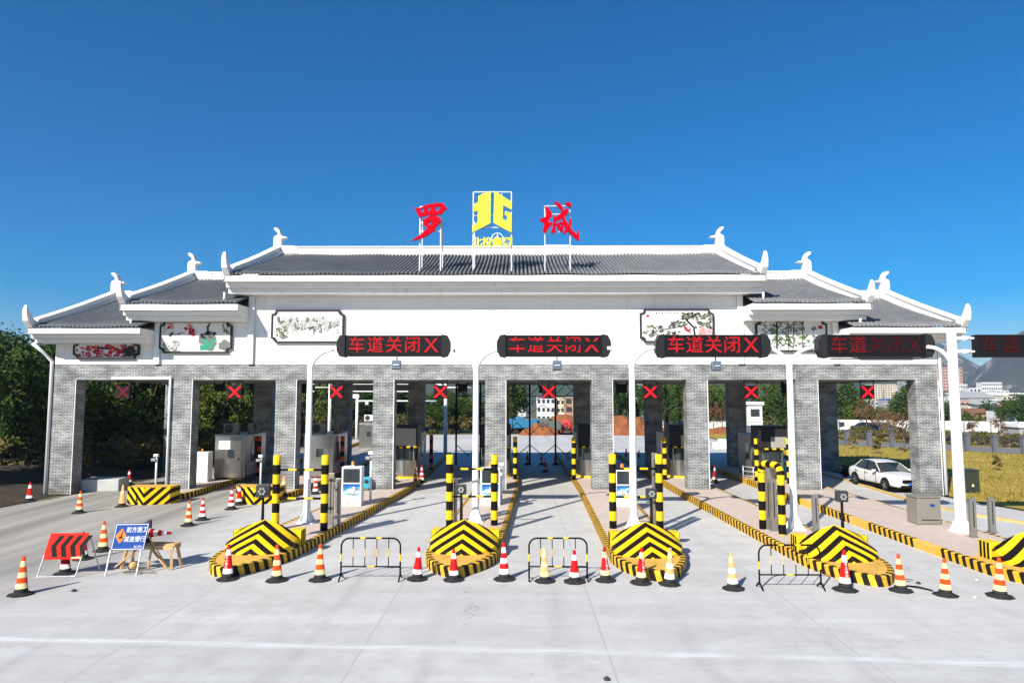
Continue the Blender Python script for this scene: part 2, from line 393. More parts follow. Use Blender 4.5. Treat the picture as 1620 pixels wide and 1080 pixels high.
# ================================================================== THE SETTING
g = MB(); gy = [(-300, -.06), (112, -.06), (150, -5), (3400, -5)]
for y, z in gy: g.v += [(-3200, y, z), (3200, y, z)]
for i in range(3): g.face([2*i, 2*i+1, 2*i+3, 2*i+2])
structure('ground', g, land_m)
g = MB()
ap = [(-60,-40),(60,-40),(60,8),(34,16),(23.2,25),(21.2,34),(20.6,48),(21.6,60),(23,86),(-4,90),(-12,88),(-19,80),(-21.6,60),(-22.0,40),(-22.9,33),(-23.4,29),(-25.2,25),(-30,20),(-60,12)]
g.add([(x,y,0) for x,y in ap], [tuple(range(len(ap)))]); structure('pavement', g, concrete)
g = MB()
lw = [(200,9),(34,16.5),(23.8,25.2),(21.75,34),(21.2,48),(22.2,60),(24,92),(40,92),(60,72),(200,-20)]
g.add([(x,y,-.02) for x,y in lw], [tuple(range(len(lw)))]); structure('lawn', g, lawn_m)
# concrete margin between pavement and lawn
# dark bank on the left with a rise towards the trees
g = MB(); nx, ny = 40, 60
for j in range(ny+1):
    for i in range(nx+1):
        y = 12 + j*2.2; x0 = -60 if y < 20 else (-24.4 if y < 40 else -22.6); x0 = -30 if y < 22 else (-23.6 if y < 42 else -22.3)
        x = x0 - i*2.2; d = i*2.2
        z = -.03 + min(3.5, d*.075) + (random.random()-.5)*.28*min(1, d/3)
        g.v.append((x + (random.random()-.5)*(.3 if i else 0), y, z))
for j in range(ny):
    for i in range(nx):
        a = j*(nx+1)+i; g.face([a, a+1, a+nx+2, a+nx+1], 0, True)
structure('earth_bank', g, bank_m)

# ================================================================== THE TOLL BUILDING
FY, BY = 35.0, 47.1                    # facade plane and rear plane
RY = 40.5                              # ridge line
EY = 33.5                              # front eave edge
bx0 = -1.16
bld = thing('toll_plaza_building', 'white toll plaza building with stepped dark tiled gable roofs on grey brick columns', 'building', (bx0, FY, 0))
def bp(mb, name, mats, parent=None, bevel=0.):
    """part of the building, drawn in world coordinates"""
    mb.v = [(x-bx0, y-FY, z) for x, y, z in mb.v]
    return mb.build(name, mats, parent or bld, bevel=bevel)
Z_B0, Z_B1 = 5.82, 6.62
colx = [at(u, 680, FY)[0] for u in (99, 284.5, 451, 606, 784, 953.5, 1104.5, 1279, 1470)]
for k, x in enumerate(colx):
    zb = .0 if k in (0, 8) else .2
    hw = .57 if k in (0, 1, 7, 8) else .54
    bp(MB().box(x-hw, x+hw, FY+.004, FY+.8, zb, Z_B0), 'column', brick)
    bp(MB().box(x+hw-.025, x+hw+.004, FY-.003, FY+.03, zb, Z_B0), 'corner_trim', white2)
    bp(MB().box(x-hw, x+hw, BY-.95, BY-.15, zb, Z_B0), 'column', brick)
xl, xr = colx[0]-.57, colx[8]+.57
bp(MB().box(xl, xr, FY, FY+.8, Z_B0, Z_B1), 'beam', brick)
bp(MB().box(xl, xr, BY-.95, BY-.15, Z_B0, Z_B1), 'beam', brick)
m = MB(); m.box(xl, xl+.8, FY+.8, BY-.95, Z_B0, Z_B1); m.box(xr-.8, xr, FY+.8, BY-.95, Z_B0, Z_B1); bp(m, 'beam', brick)
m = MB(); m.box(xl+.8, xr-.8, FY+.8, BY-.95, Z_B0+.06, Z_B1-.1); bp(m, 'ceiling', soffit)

def zf(v): return at(800, v, EY)[1]
SEC = [  # half width of body, half eave width, fascia top, fascia bottom, underside of the stepped cornice, ridge height
    dict(n='main', bh=12.72, eh=13.48, ft=zf(434.5), fb=zf(444.5), cb=zf(461), rz=at(800, 403, RY)[1], inner=0),
    dict(n='mid', bh=17.55, eh=18.62, ft=zf(480), fb=zf(490), cb=zf(504), rz=at(800, 443, RY)[1], inner=12.72),
    dict(n='outer', bh=22.2, eh=23.2, ft=zf(518), fb=zf(527), cb=zf(540), rz=at(800, 474, RY)[1], inner=17.55)]
CX = -1.2
def tiles(x0, x1, ze, zr, flip=1):
    """ribbed tile field from the eave up to the ridge; flip=-1 gives the rear slope"""
    mb = MB(); n = int((x1-x0)/.205); p = (x1-x0)/n
    ye, yr = (EY-.06, RY) if flip == 1 else (2*RY-EY+.06, RY)
    dy, dz = yr-ye, zr-ze; L = math.hypot(dy, dz); nx_ = (0, -dz/L*flip if flip == 1 else dz/L*1, abs(dy)/L)
    def pt(x, t, h):
        sag = -.07*math.sin(PI*t)
        return (x, ye+dy*t + nx_[1]*h, ze+dz*t+sag + nx_[2]*h)
    K = 6
    for i in range(n):
        xa = x0+p*i; prof = [(xa, 0), (xa+p*.40, 0), (xa+p*.44, .06), (xa+p*.57, .095), (xa+p*.83, .095), (xa+p*.96, .06), (xa+p, 0)]
        o = len(mb.v); q = len(prof)
        for k in range(K+1):
            for x, h in prof: mb.v.append(pt(x, k/K, h + .02*math.sin(i*12.9+k*7.1)))
        for k in range(K):
            for j in range(q-1):
                a = o+k*q+j; mb.face([a, a+1, a+q+1, a+q], 1 if j == 0 else 0, j not in (0,))
        mb.face([o+j for j in range(1, q)])                              # the rounded end of the tile row
    return mb
def verge(x, ze, zr, s):
    """raised white ridge running up the gable edge, with its upturned horn at the eave"""
    mb = MB(); w = .17
    pts = [(EY+.25+(RY-EY-.25)*t, ze+.05+(zr-ze+.1)*t-.06*math.sin(PI*t)) for t in [i/10 for i in range(11)]]
    for (ya, za), (yb, zb) in zip(pts, pts[1:]):
        for fl in (1, -1):
            Y = (lambda y: y) if fl == 1 else (lambda y: 2*RY-y)
            mb.prism([(Y(ya), za-.12), (Y(yb), zb-.12), (Y(yb), zb+.34), (Y(ya), za+.34)], x-w, x+w, 'x')
            mb.prism([(Y(ya), za+.34), (Y(yb), zb+.34), (Y(yb), zb+.42), (Y(ya), za+.42)], x-w-.06, x+w+.06, 'x')
    # inner step along the tiles
    for (ya, za), (yb, zb) in zip(pts, pts[1:]):
        xi = x - s*(w+.14)
        mb.prism([(ya, za-.05), (yb, zb-.05), (yb, zb+.13), (ya, za+.13)], min(xi, x-s*w), max(xi, x-s*w), 'x')
    return mb
def horn(x, ze):
    mb = MB(); y0 = EY+.3
    C = [(y0+.9, ze+.28, .40, .17), (y0+.45, ze+.16, .46, .17), (y0+.05, ze+.12, .46, .17), (y0-.3, ze+.22, .42, .165), (y0-.52, ze+.42, .36, .15), (y0-.63, ze+.68, .28, .13), (y0-.68, ze+.92, .18, .10), (y0-.68, ze+1.10, .06, .06)]
    n = len(C)
    for i, (y, z, th, wx) in enumerate(C):
        a, b = C[max(0, i-1)], C[min(n-1, i+1)]; d = Vector((0, b[0]-a[0], b[1]-a[1])).normalized(); nn = Vector((0, -d.z, d.y))
        for sx, sn in ((-1, -1), (1, -1), (1, 1), (-1, 1)): mb.v.append((x+sx*wx, y+nn.y*sn*th/2, z+nn.z*sn*th/2))
    for i in range(n-1):
        for k in range(4): mb.face([4*i+k, 4*i+(k+1) % 4, 4*i+4+(k+1) % 4, 4*i+4+k])
    mb.face([0, 1, 2, 3]); mb.face([4*n-4, 4*n-3, 4*n-2, 4*n-1]); return mb
def finial(x, z, s):
    """bird finial on the ridge end; s=+1 faces +x"""
    k = 1.06
    P = [(-.02,-.35),(-.02,.55),(.02,.66),(.14,.72),(.22,.78),(.16,.90),(.02,1.02),(-.03,1.10),(.02,1.17),(.14,1.16),(.28,1.04),(.36,.86),(.40,.72),(.52,.66),(.74,.62),(.76,.57),(.58,.55),(.44,.53),(.43,.30),(.43,.14),(.52,.12),(1.15,.12),(1.15,.02),(1.36,.0),(1.36,-.35)]
    mb = MB(); mb.prism([(x+s*a*k, z+b*k) for a, b in P], RY-.20, RY+.20, 'y'); return mb
for S in SEC:
    x0, x1 = CX-S['eh'], CX+S['eh']; b0, b1 = CX-S['bh'], CX+S['bh']
    spans = [(b0, b1, x0, x1)] if S['n'] == 'main' else [(b0, CX-S['inner']-.002, x0, CX-S['inner']-.002), (CX+S['inner']+.002, b1, CX+S['inner']+.002, x1)]
    if S['n'] == 'outer': spans = [(xl, spans[0][1], x0, spans[0][3]), (spans[1][0], xr, spans[1][2], x1)]
    for j, (wa, wb, ea, eb) in enumerate(spans):
        zr, ft, fb, cb = S['rz'], S['ft'], S['fb'], S['cb']
        zw = lambda y: fb + (zr-fb-.1)*(y-EY)/(RY-EY) - .18
        yf = {'main': FY+.02, 'mid': FY+.012, 'outer': FY+.004}[S['n']]
        m = MB(); m.prism([(yf, Z_B1), (BY-.15, Z_B1), (BY-.15, zw(2*RY-BY+.15)), (RY, zw(RY)), (yf, zw(yf))], wa, wb, 'x')
        bp(m, 'wall', white)
        for fl in (0, 1):
            m = MB()
            Y = (lambda y: y) if not fl else (lambda y: 2*RY-y)
            h = ft-fb
            for ya, yb, za, zb in ((EY, FY-.02, fb, ft), (EY+.32, FY-.02, fb-(fb-cb)*.48, fb), (EY+.62, FY-.02, cb, fb-(fb-cb)*.48)):
                a, b = sorted((Y(ya), Y(yb))); m.box(ea if za != fb else ea-.0, eb, a, b, za, zb-.003)
            bp(m, 'eave_cornice', white, bevel=.012)
        for fl in (1, -1):
            bp(tiles(ea+.1, eb-.1, ft+.02, zr, fl), 'roof', [tile, tile_pan_shade])
        # main ridge wall
        m = MB(); m.box(ea+.3, eb-.3, RY-.16, RY+.16, zr-.15, zr+.42)
        m.box(ea+.3, eb-.3, RY-.21, RY+.21, zr+.42, zr+.5); bp(m, 'ridge', white)
        ends = [(ea, -1), (eb, 1)] if S['n'] == 'main' else ([(ea, -1)] if j == 0 else [(eb, 1)])
        for xe, s in ends:
            xv = xe - s*.18
            bp(verge(xv, ft, zr, s), 'verge_ridge', white)
            bp(horn(xv, ft), 'roof_horn', white, bevel=.03)
            bp(finial(xv + s*.2, zr+.42, -s), 'ridge_finial', white, bevel=.03)
            # gable bargeboard
            m = MB()
            for fl in (1, -1):
                ye = EY if fl == 1 else 2*RY-EY
                m.prism([(ye, fb+.0), (RY, zr-.38), (RY, zr-.05), (ye, ft-.02)], xe-.06 if s > 0 else xe+.002, xe-.002 if s > 0 else xe+.06, 'x')
            bp(m, 'bargeboard', white)
        # narrow pilaster at the junction of two wings
        if S['n'] != 'outer':
            for xe, s in ([(wa, -1), (wb, 1)] if S['n'] == 'main' else ([(wa, -1)] if j == 0 else [(wb, 1)])):
                a, b = sorted((xe, xe-s*.28)); bp(MB().box(a, b, FY-.14, FY-.004, Z_B1+.002, cb-.02), 'pilaster', white)
# rain pipes
def pipe(pts, r=.07, n=8): bp(MB().tube(pts, r, n), 'rain_pipe', white2)
pl = xl-.14
pipe([(pl, FY-.02, .05), (pl, FY-.02, 6.75), (pl-.25, FY-.3, 7.2), (pl-.55, EY+.75, SEC[2]['cb']-.02)], .085)
pr = xr+.13
pipe([(pr, FY-.02, .05), (pr, FY-.02, 7.2), (pr+.2, EY+.8, SEC[2]['cb']-.02)], .085)
p1 = at(268, 640, FY-.1)[0]
pipe([(p1, FY-.1, .3), (p1, FY-.1, Z_B0+.12), (p1, FY-.06, Z_B0+.17)], .06)
bp(MB().box(at(178, 597, FY)[0], p1+.06, FY-.1, FY-.01, Z_B0+.02, Z_B0+.14), 'cable_trunking', white2)
for u, a in ((365, 0), (1194, 1)):
    S = SEC[0]; x = CX - S['bh'] - .9 if not a else CX + S['bh'] + .75
    pipe([(x, FY-1.0, SEC[1]['ft']+.2), (x, FY-1.0, S['cb']+.05)], .06)
    S = SEC[1]; x = CX - S['bh'] - .75 if not a else CX + S['bh'] + .7
    pipe([(x, FY-1.0, SEC[2]['ft']+.2), (x, FY-1.0, S['cb']+.05)], .06)

# ------------------------------------------------------------------ signs on the roof
SY = 34.25
def Z2(u0, v0, k):
    """drawing digitised from an enlarged view: -> metres on the sign plane"""
    def f(p):
        x, z = at(u0+p[0]*k, v0+p[1]*k, SY); return (x, z)
    return f
KZ = 190/1620
fA = Z2(640, 290, KZ); fB = Z2(740, 290, KZ)
def letter(polys, f, name, mat, parent, ex=.08):
    ps = [[f(p) for p in q] for q in polys]
    cx = sum(p[0] for p in ps[0])/len(ps[0]); cz = sum(p[1] for p in ps[0])/len(ps[0])
    mb = MB(); groups = []
    def inside(p, q):
        r_ = False
        for (xa, za), (xb, zb_) in zip(q, q[1:]+q[:1]):
            if (za > p[1]) != (zb_ > p[1]) and p[0] < (xb-xa)*(p[1]-za)/(zb_-za)+xa: r_ = not r_
        return r_
    for q in ps:
        for g_ in groups:
            if all(inside(p, g_[0]) for p in q): g_.append(q); break
        else: groups.append([q])
    for k, g_ in enumerate(groups):
        vs, fs = poly_geo([[(x-cx, z-cz) for x, z in q] for q in g_], ex+.004*k); mb.add(vs, fs, 0, False, UP)
    return mb.build(name, mat, parent, (cx-parent.location.x, SY-.14-parent.location.y, cz-parent.location.z))
def roof_z(y):
    S = SEC[0]; t = (y-EY)/(RY-EY); return S['ft'] + (S['rz']-S['ft'])*t - .07*math.sin(PI*t)
def sign_frame(root, us, vtop, rails, vbase=431):
    m = MB(); ox, oy, oz = root.location
    xs = [at(u, 400, SY)[0]-ox for u in us]; zt = at(us[0], vtop, SY)[1]-oz
    for x in xs:
        m.bar((x, 0, -.02), (x, 0, zt), .06)
        m.bar((x+.02, .7, .3), (x+.02, .7, at(us[0], 345, SY)[1]-oz), .05); m.bar((x+.02, .7, at(us[0], 352, SY)[1]-oz), (x, .02, at(us[0], 352, SY)[1]-oz), .04)
        m.bar((x+.02, .7, .9), (x+.02, 2.2, .85), .035)
    for v in rails:
        z = at(us[0], v, SY)[1]-oz; m.bar((xs[0], 0, z), (xs[-1], 0, z), .05)
    return m.build('support_frame', galv, root)
z0s = roof_z(SY)+.08
r = thing('roof_sign', 'red brush script character on the roof left of the yellow emblem', 'sign', (at(681, 430, SY)[0], SY, z0s))
sign_frame(r, (664, 697), 327, (327, 352, 366))
letter([[(135,345),(215,348),(300,303),(420,283),(520,280),(578,350),(500,428),(420,442),(330,442),(250,455),(210,478),(178,425),(160,375)],
        [(222,355),(262,350),(268,400),(236,408)], [(326,340),(358,338),(352,384),(322,388)], [(428,328),(490,328),(465,390),(428,390)],
        [(250,510),(335,462),(392,446),(490,478),(496,525),(442,592),(412,622),(415,652),(383,664),(320,712),(232,752),(112,786),(132,762),(240,690),(318,604),(262,574)],
        [(306,562),(350,532),(362,516),(376,524),(406,516),(342,577)]], fA, 'character', signred, r)
r = thing('roof_sign', 'red brush script character on the roof right of the yellow emblem', 'sign', (at(882, 430, SY)[0], SY, z0s))
sign_frame(r, (862, 902), 326, (326, 339, 367, 388))
letter([[(962,500),(1050,465),(1056,385),(1034,328),(1086,345),(1128,408),(1132,455),(1097,492),(1087,540),(1132,535),(1142,560),(1092,612),(1062,656),(1032,678),(1004,642),(1030,592),(1018,545),(988,527)],
        [(1150,428),(1180,470),(1186,560),(1186,642),(1155,698),(1122,664),(1140,612),(1148,540)],
        [(1163,265),(1202,262),(1264,310),(1288,380),(1342,348),(1358,382),(1346,428),(1302,452),(1312,512),(1352,562),(1378,612),(1432,672),(1472,704),(1477,648),(1497,652),(1497,790),(1440,750),(1384,694),(1338,645),(1298,592),(1268,486),(1232,502),(1182,534),(1162,503),(1192,460),(1252,420),(1257,370),(1212,330)],
        [(1306,287),(1350,263),(1394,293),(1392,334),(1350,322)],
        [(1186,562),(1262,528),(1292,562),(1282,652),(1250,664),(1206,614)], [(1232,566),(1268,562),(1248,598)],
        [(1368,478),(1402,520),(1390,582),(1362,644),(1310,692),(1282,682),(1322,620),(1362,552)]], fB, 'character', signred, r)
r = thing('roof_sign', 'yellow angular emblem with a line of yellow characters below in a white frame', 'sign', (at(779, 430, SY)[0], SY, z0s))
fr = sign_frame(r, (748.5, 809), 304, (304, 341, 360))
m = MB()
for u in (764, 794):
    x = at(u, 330, SY)[0]-r.location.x; m.bar((x, .03, at(u, 360, SY)[1]-z0s), (x, .03, at(u, 304, SY)[1]-z0s), .035)
m.build('back_bars', galv, r)
letter([[(1163,118),(1160,548),(918,672),(918,585),(990,540),(993,372),(925,402),(925,310),(995,268),(1000,185)]], fA, 'emblem', signyel, r)
letter([[(1213,118),(1447,270),(1445,367),(1330,305),(1322,490),(1380,525),(1383,450),(1355,435),(1358,388),(1445,423),(1442,674),(1203,545)]], fA, 'emblem', signyel, r)
vs_, fs_ = text_geo('北投集团', .52, .03, .012)
xm, zm = at(779, 385, SY)
MB().add(vs_, fs_, 0, False, UP).build('characters', signyel, r, (xm-r.location.x, -.12, zm-z0s))
m = MB(); xm, zm = at(787, 378, SY); c = (xm-r.location.x, zm-z0s)
m.tube(arc(c, .29, 0, 2*PI, 24, lambda a, b: (a, -.06, b)), .022, 6, caps=False)
for k in range(3):
    a = PI/2+k*2*PI/3; m.prism([(c[0]+.28*math.cos(a), c[1]+.28*math.sin(a)), (c[0]+.07*math.cos(a+PI/3), c[1]+.07*math.sin(a+PI/3)), c, (c[0]+.07*math.cos(a-PI/3), c[1]+.07*math.sin(a-PI/3))], -.08, -.05, 'y')
m.build('ring_mark', white2, r)

# ------------------------------------------------------------------ ink paintings on the front wall
ink = pm('ink_black', (.03, .03, .03), .8); ink2 = pm('ink_grey', (.18, .18, .165), .8, var=.4); ink3 = pm('ink_wash', (.45, .44, .41), .8, var=.2)
inkred = pm('ink_red', (.45, .02, .035), .8, var=.3); inkpink = pm('ink_pink', (.62, .28, .27), .8, var=.2); inkteal = pm('ink_teal', (.05, .30, .20), .8, var=.4); inkgreen = pm('ink_green', (.06, .14, .03), .8, var=.4)
paper = pm('painting_paper', (.72, .70, .66), .8, var=.06, scale=1.2)
IM = [ink, ink2, ink3, inkred, inkpink, inkteal, inkgreen]
frame_m = pm('dark_frame', (.035, .032, .032), .5)
def blob(mb, x, z, rx, rz_, m, rng, n=9, ang=0.):
    """ragged flat patch; each one a hair in front of the last"""
    blob.d += .00025; y = -.012-blob.d
    vs = []
    for k in range(n):
        a = 2*PI*k/n; q = .72+.45*rng.random(); px, pz = rx*q*math.cos(a), rz_*q*math.sin(a)
        vs.append((x+px*math.cos(ang)-pz*math.sin(ang), y, z+px*math.sin(ang)+pz*math.cos(ang)))
    mb.add(vs, [tuple(range(n))], m)
blob.d = 0
def stroke(mb, pts, w, m):
    blob.d += .00025; y = -.012-blob.d
    for (a, b), (c, d) in zip(pts, pts[1:]):
        L = math.hypot(c-a, d-b) or 1; nx_, nz_ = -(d-b)/L*w/2, (c-a)/L*w/2
        mb.add([(a-nx_, y, b-nz_), (a+nx_, y, b+nz_), (c+nx_, y, d+nz_), (c-nx_, y, d-nz_)], [(0,1,2,3)], m)
def clip(mb, W, H):
    mb.v = [(max(-W, min(W, x)), y, max(-H, min(H, z))) for x, y, z in mb.v]
def painting(u0, u1, v0, v1, label, kind, seed):
    rng = random.Random(seed); blob.d = 0
    xa, zt = at(u0, v0, FY-.1); xb, zb = at(u1, v1, FY-.1); W, H = (xb-xa)/2, (zt-zb)/2
    p = thing('wall_painting', label, 'painting', ((xa+xb)/2, FY-.1, (zt+zb)/2), 0, 'ink paintings framed on the front wall')
    c = .22
    def outl(W, H, c): return [(-W+c,-H),(W-c,-H),(W-c*.9,-H+c*.55),(W-c*.55,-H+c*.9),(W,-H+c),(W,H-c),(W-c*.55,H-c*.9),(W-c*.9,H-c*.55),(W-c,H),(-W+c,H),(-W+c*.9,H-c*.55),(-W+c*.55,H-c*.9),(-W,H-c),(-W,-H+c),(-W+c*.55,-H+c*.9),(-W+c*.9,-H+c*.55)]
    o, i = outl(W, H, c), outl(W-.08, H-.08, c)
    m = MB(); n = len(o)
    m.v = [(x, -.05, z) for x, z in o]+[(x, -.05, z) for x, z in i]+[(x, .096, z) for x, z in o]+[(x, .0, z) for x, z in i]
    for k in range(n):
        k2 = (k+1) % n
        m.face([k, k2, n+k2, n+k]); m.face([k, k2, 2*n+k2, 2*n+k]); m.face([n+k, n+k2, 3*n+k2, 3*n+k])
    m.build('frame', frame_m, p)
    MB().add([(x, -.005, z) for x, z in i], [tuple(range(n))]).build('panel', paper, p, fix=False)
    m = MB(); U = rng.uniform
    if kind == 'hills':
        for k in range(110): 
            x = U(-.85, .85)*W; h = H*(.25+.5*abs(math.sin(x*1.9+.6)))
            blob(m, x, U(-.35, .75)*h, U(.04,.14), U(.06,.20), rng.choice([1,2,2,2,2,1]), rng)
        for k in range(60): blob(m, U(-.9,.85)*W, U(-.5,.35)*H, U(.012,.05), U(.012,.05), rng.choice([1,1,2,0]), rng)
        for k in range(30): blob(m, U(-.85,-.55)*W, U(-.75,-.1)*H, .05, .05, rng.choice([1,1,6,2]), rng)
        for k in range(8): stroke(m, [(U(.5,.8)*W, U(-.2,.5)*H), (U(.8,.95)*W, U(-.2,.5)*H)], .012, 2)
    elif kind == 'lotus':
        for x, z, q in ((.35,-.3,.42),(.8,-.55,.3),(.28,-.1,.3)): blob(m, x*W, z*H, q*1.15, q, rng.choice([1,2]), rng, 14)
        for k in range(26): a=U(0,6.28); q=U(0,.36); blob(m, .35*W+q*1.2*math.cos(a), -.42*H+q*math.sin(a), .13, .12, rng.choice([5,5,1]), rng)
        for k in range(10): a=U(0,6.28); q=U(0,.2); blob(m, .85*W+q*math.cos(a), -.5*H+q*math.sin(a), .11, .1, rng.choice([5,1]), rng)
        for k in range(16): blob(m, .36*W+U(-.35,.35), U(-.05,.3)*H, .1, .08, rng.choice([0,1]), rng)
        for x, z in ((-.7,.75),(-.2,.62),(-.1,.3)):
            for k in range(9): blob(m, x*W+U(-.16,.16), z*H+U(-.14,.14), .1, .08, rng.choice([3,3,4]), rng)
        stroke(m, [(.34*W,.3*H),(.33*W,.6*H),(.38*W,.9*H)], .09, 0); stroke(m, [(.3*W,.62*H),(.4*W,.95*H)], .06, 0)
        for k in range(30): blob(m, U(-.85,-.45)*W, U(-.95,-.2)*H, U(.05,.16), U(.04,.1), rng.choice([2,2,1]), rng)
        for k in range(8): blob(m, -.6*W+U(-.3,.3), U(.0,.3)*H, .06, .05, rng.choice([0,1]), rng)
        stroke(m, [(-.6*W,.1*H),(-.45*W,.25*H),(-.3*W,.3*H)], .03, 1)
        for k in range(18): blob(m, .8*W+U(-.15,.2), .55*H+U(-.25,.25), .03, .06, 6, rng)
        for k in range(14): blob(m, -.85*W+U(-.06,.06), .55*H+U(-.25,.2), .035, .03, 2, rng)
    elif kind == 'plum':
        stroke(m, [(.9*W,-.9*H),(.55*W,-.2*H),(.3*W,.1*H),(-.1*W,.2*H),(-.6*W,.35*H)], .12, 0)
        stroke(m, [(.3*W,.1*H),(.1*W,-.5*H),(-.5*W,-.8*H)], .08, 1); stroke(m, [(.5*W,-.1*H),(.6*W,.9*H)], .07, 0)
        for k in range(150):
            t = rng.random(); x = (-.9+1.75*t)*W; z = (-.55+.5*t+U(-.75,.85))*H*.85
            if x > .55*W and rng.random() < .5: blob(m, x, z, .1, .09, rng.choice([0,1]), rng)
            else: blob(m, x, z, U(.04,.11), U(.04,.1), rng.choice([3,3,3,4]), rng, 7)
        for k in range(25): blob(m, U(.5,.95)*W, U(-.9,.1)*H, .09, .08, rng.choice([0,0,1]), rng)
    elif kind == 'pine':
        blob(m, -.78*W, .58*H, .085, .085, 3, rng, 16)
        for k in range(8): blob(m, (-.55+.08*k)*W, .76*H, .035, .04, 0, rng)
        stroke(m, [(.5*W,-.95*H),(.45*W,-.1*H),(.25*W,.35*H),(.55*W,.7*H)], .10, 0); stroke(m, [(.3*W,.1*H),(0,-.1*H),(-.5*W,-.3*H)], .05, 0)
        for cx, cz, n in ((-.6,-.2,34),(0,.1,34),(.35,.6,46),(.75,.55,30),(.7,.05,30),(-.1,-.5,22),(-.75,-.45,14)):
            for k in range(n): blob(m, cx*W+U(-.42,.42), cz*H+U(-.17,.17), U(.04,.1), U(.03,.06), rng.choice([0,1,1,6]), rng, 7)
        for k in range(26): blob(m, .78*W+U(-.3,.3), -.5*H+U(-.22,.25), U(.08,.16), U(.08,.15), rng.choice([4,4,2]), rng)
        for k in range(14): blob(m, .28*W+U(-.16,.16), -.25*H+U(-.12,.12), .05, .05, rng.choice([3,4]), rng)
    else:
        for x in (-.42, -.1, .05, .3): stroke(m, [(x*W,-.95*H),((x+.02)*W,.92*H)], .045 if x > -.3 else .09, 0 if x < -.3 else 6)
        for k in range(230):
            q = rng.random()
            if q < .5: x, z = U(-.85,.35)*W, U(.1,.92)*H
            else: x, z = U(-.55,.75)*W, U(-.7,.05)*H
            blob(m, x, z, U(.07,.17), U(.012,.03), rng.choice([0,6,6,1]), rng, 6, U(-1.2,1.2))
        for x, z in ((.62,.42),(.8,.5)):
            for a in (-.5,.3,1.2): blob(m, x*W, z*H, .16, .05, 1 if x < .7 else 3, rng, 6, a)
    clip(m, W-.11, H-.11)
    if m.f: m.build('artwork', IM, p, fix=False)
painting(430, 543.5, 490, 542, 'ink painting of pale grey misty peaks beside the leftmost LED sign', 'hills', 3)
painting(1012, 1130, 488.5, 541.5, 'ink painting of dark pines with a small red sun', 'pine', 4)
painting(253.5, 366, 508, 558.5, 'ink painting of a teal lotus leaf with red flowers', 'lotus', 5)
painting(117, 219.5, 539, 568, 'ink painting crowded with red plum blossom under the lowest left eave', 'plum', 6)
painting(1195, 1309.5, 505, 556, 'ink painting of green bamboo with two small birds', 'bamboo', 7)
painting(1351, 1450, 537, 566, 'ink painting mostly hidden behind the LED sign at the right wing', 'plum', 9)

# ================================================================== LANE ISLANDS
def wedge_mat(name, k, period, off, by=0.):
    m, t, b = node_mat(name); s = sep(t, tex_coord(t))
    v = mth(t, 'ADD', mth(t, 'ADD', s[2], mth(t, 'MULTIPLY', s[1], by)), mth(t, 'MULTIPLY', mth(t, 'ABSOLUTE', s[0]), k))
    f = mth(t, 'GREATER_THAN', mth(t, 'FRACT', mth(t, 'ADD', mth(t, 'MULTIPLY', v, 1/period), off)), .5)
    n = noise(t, tex_coord(t), 6, 6, .7); d = noise(t, tex_coord(t), 1.6, 4)
    yc = mixc(t, d, (.86, .62, .008), (.78, .42, .012)); yc = mixc(t, ramp(t, n, [(.58, (0,0,0)), (.8, (1,1,1))]), yc, (.45, .28, .05))
    t.links.new(mixc(t, f, mixc(t, n, (.005, .0035, .003), (.018, .012, .009)), yc), b.inputs['Base Color'])
    b.inputs['Roughness'].default_value = .5; b.inputs['Specular IOR Level'].default_value = .15; return m
wedge_m = wedge_mat('chevron_paint', .70, .325, .86, .3)
vee_m = wedge_mat('vee_paint', -1.0, .42, .25)

def perimeter(c, hw, yt, yend, Ln):
    L = []
    for i in range(41):
        d = Ln*(i/40)**1.6; wd = hw*(max(0, 1-((Ln-d)/Ln)**1.9))**.62
        L.append((wd, yt+d))
    y = yt+Ln
    while y < yend: y += .5; L.append((hw, min(y, yend)))
    right = [(c(y)+x, y) for x, y in L]; left = [(c(y)-x, y) for x, y in L]
    return left[::-1] + right[1:]
def resample(P, step):
    out = [P[0]]; acc = 0; i = 0; S = [0]
    for a, b in zip(P, P[1:]): S.append(S[-1]+math.hypot(b[0]-a[0], b[1]-a[1]))
    T = S[-1]; s = 0; out = []; j = 0
    while s < T:
        while S[j+1] < s: j += 1
        q = (s-S[j])/max(1e-9, S[j+1]-S[j]); a, b = P[j], P[j+1]
        out.append((a[0]+(b[0]-a[0])*q, a[1]+(b[1]-a[1])*q, s))
        s += step(out[-1][1])
    out.append((*P[-1], T)); return out
IZ = .28
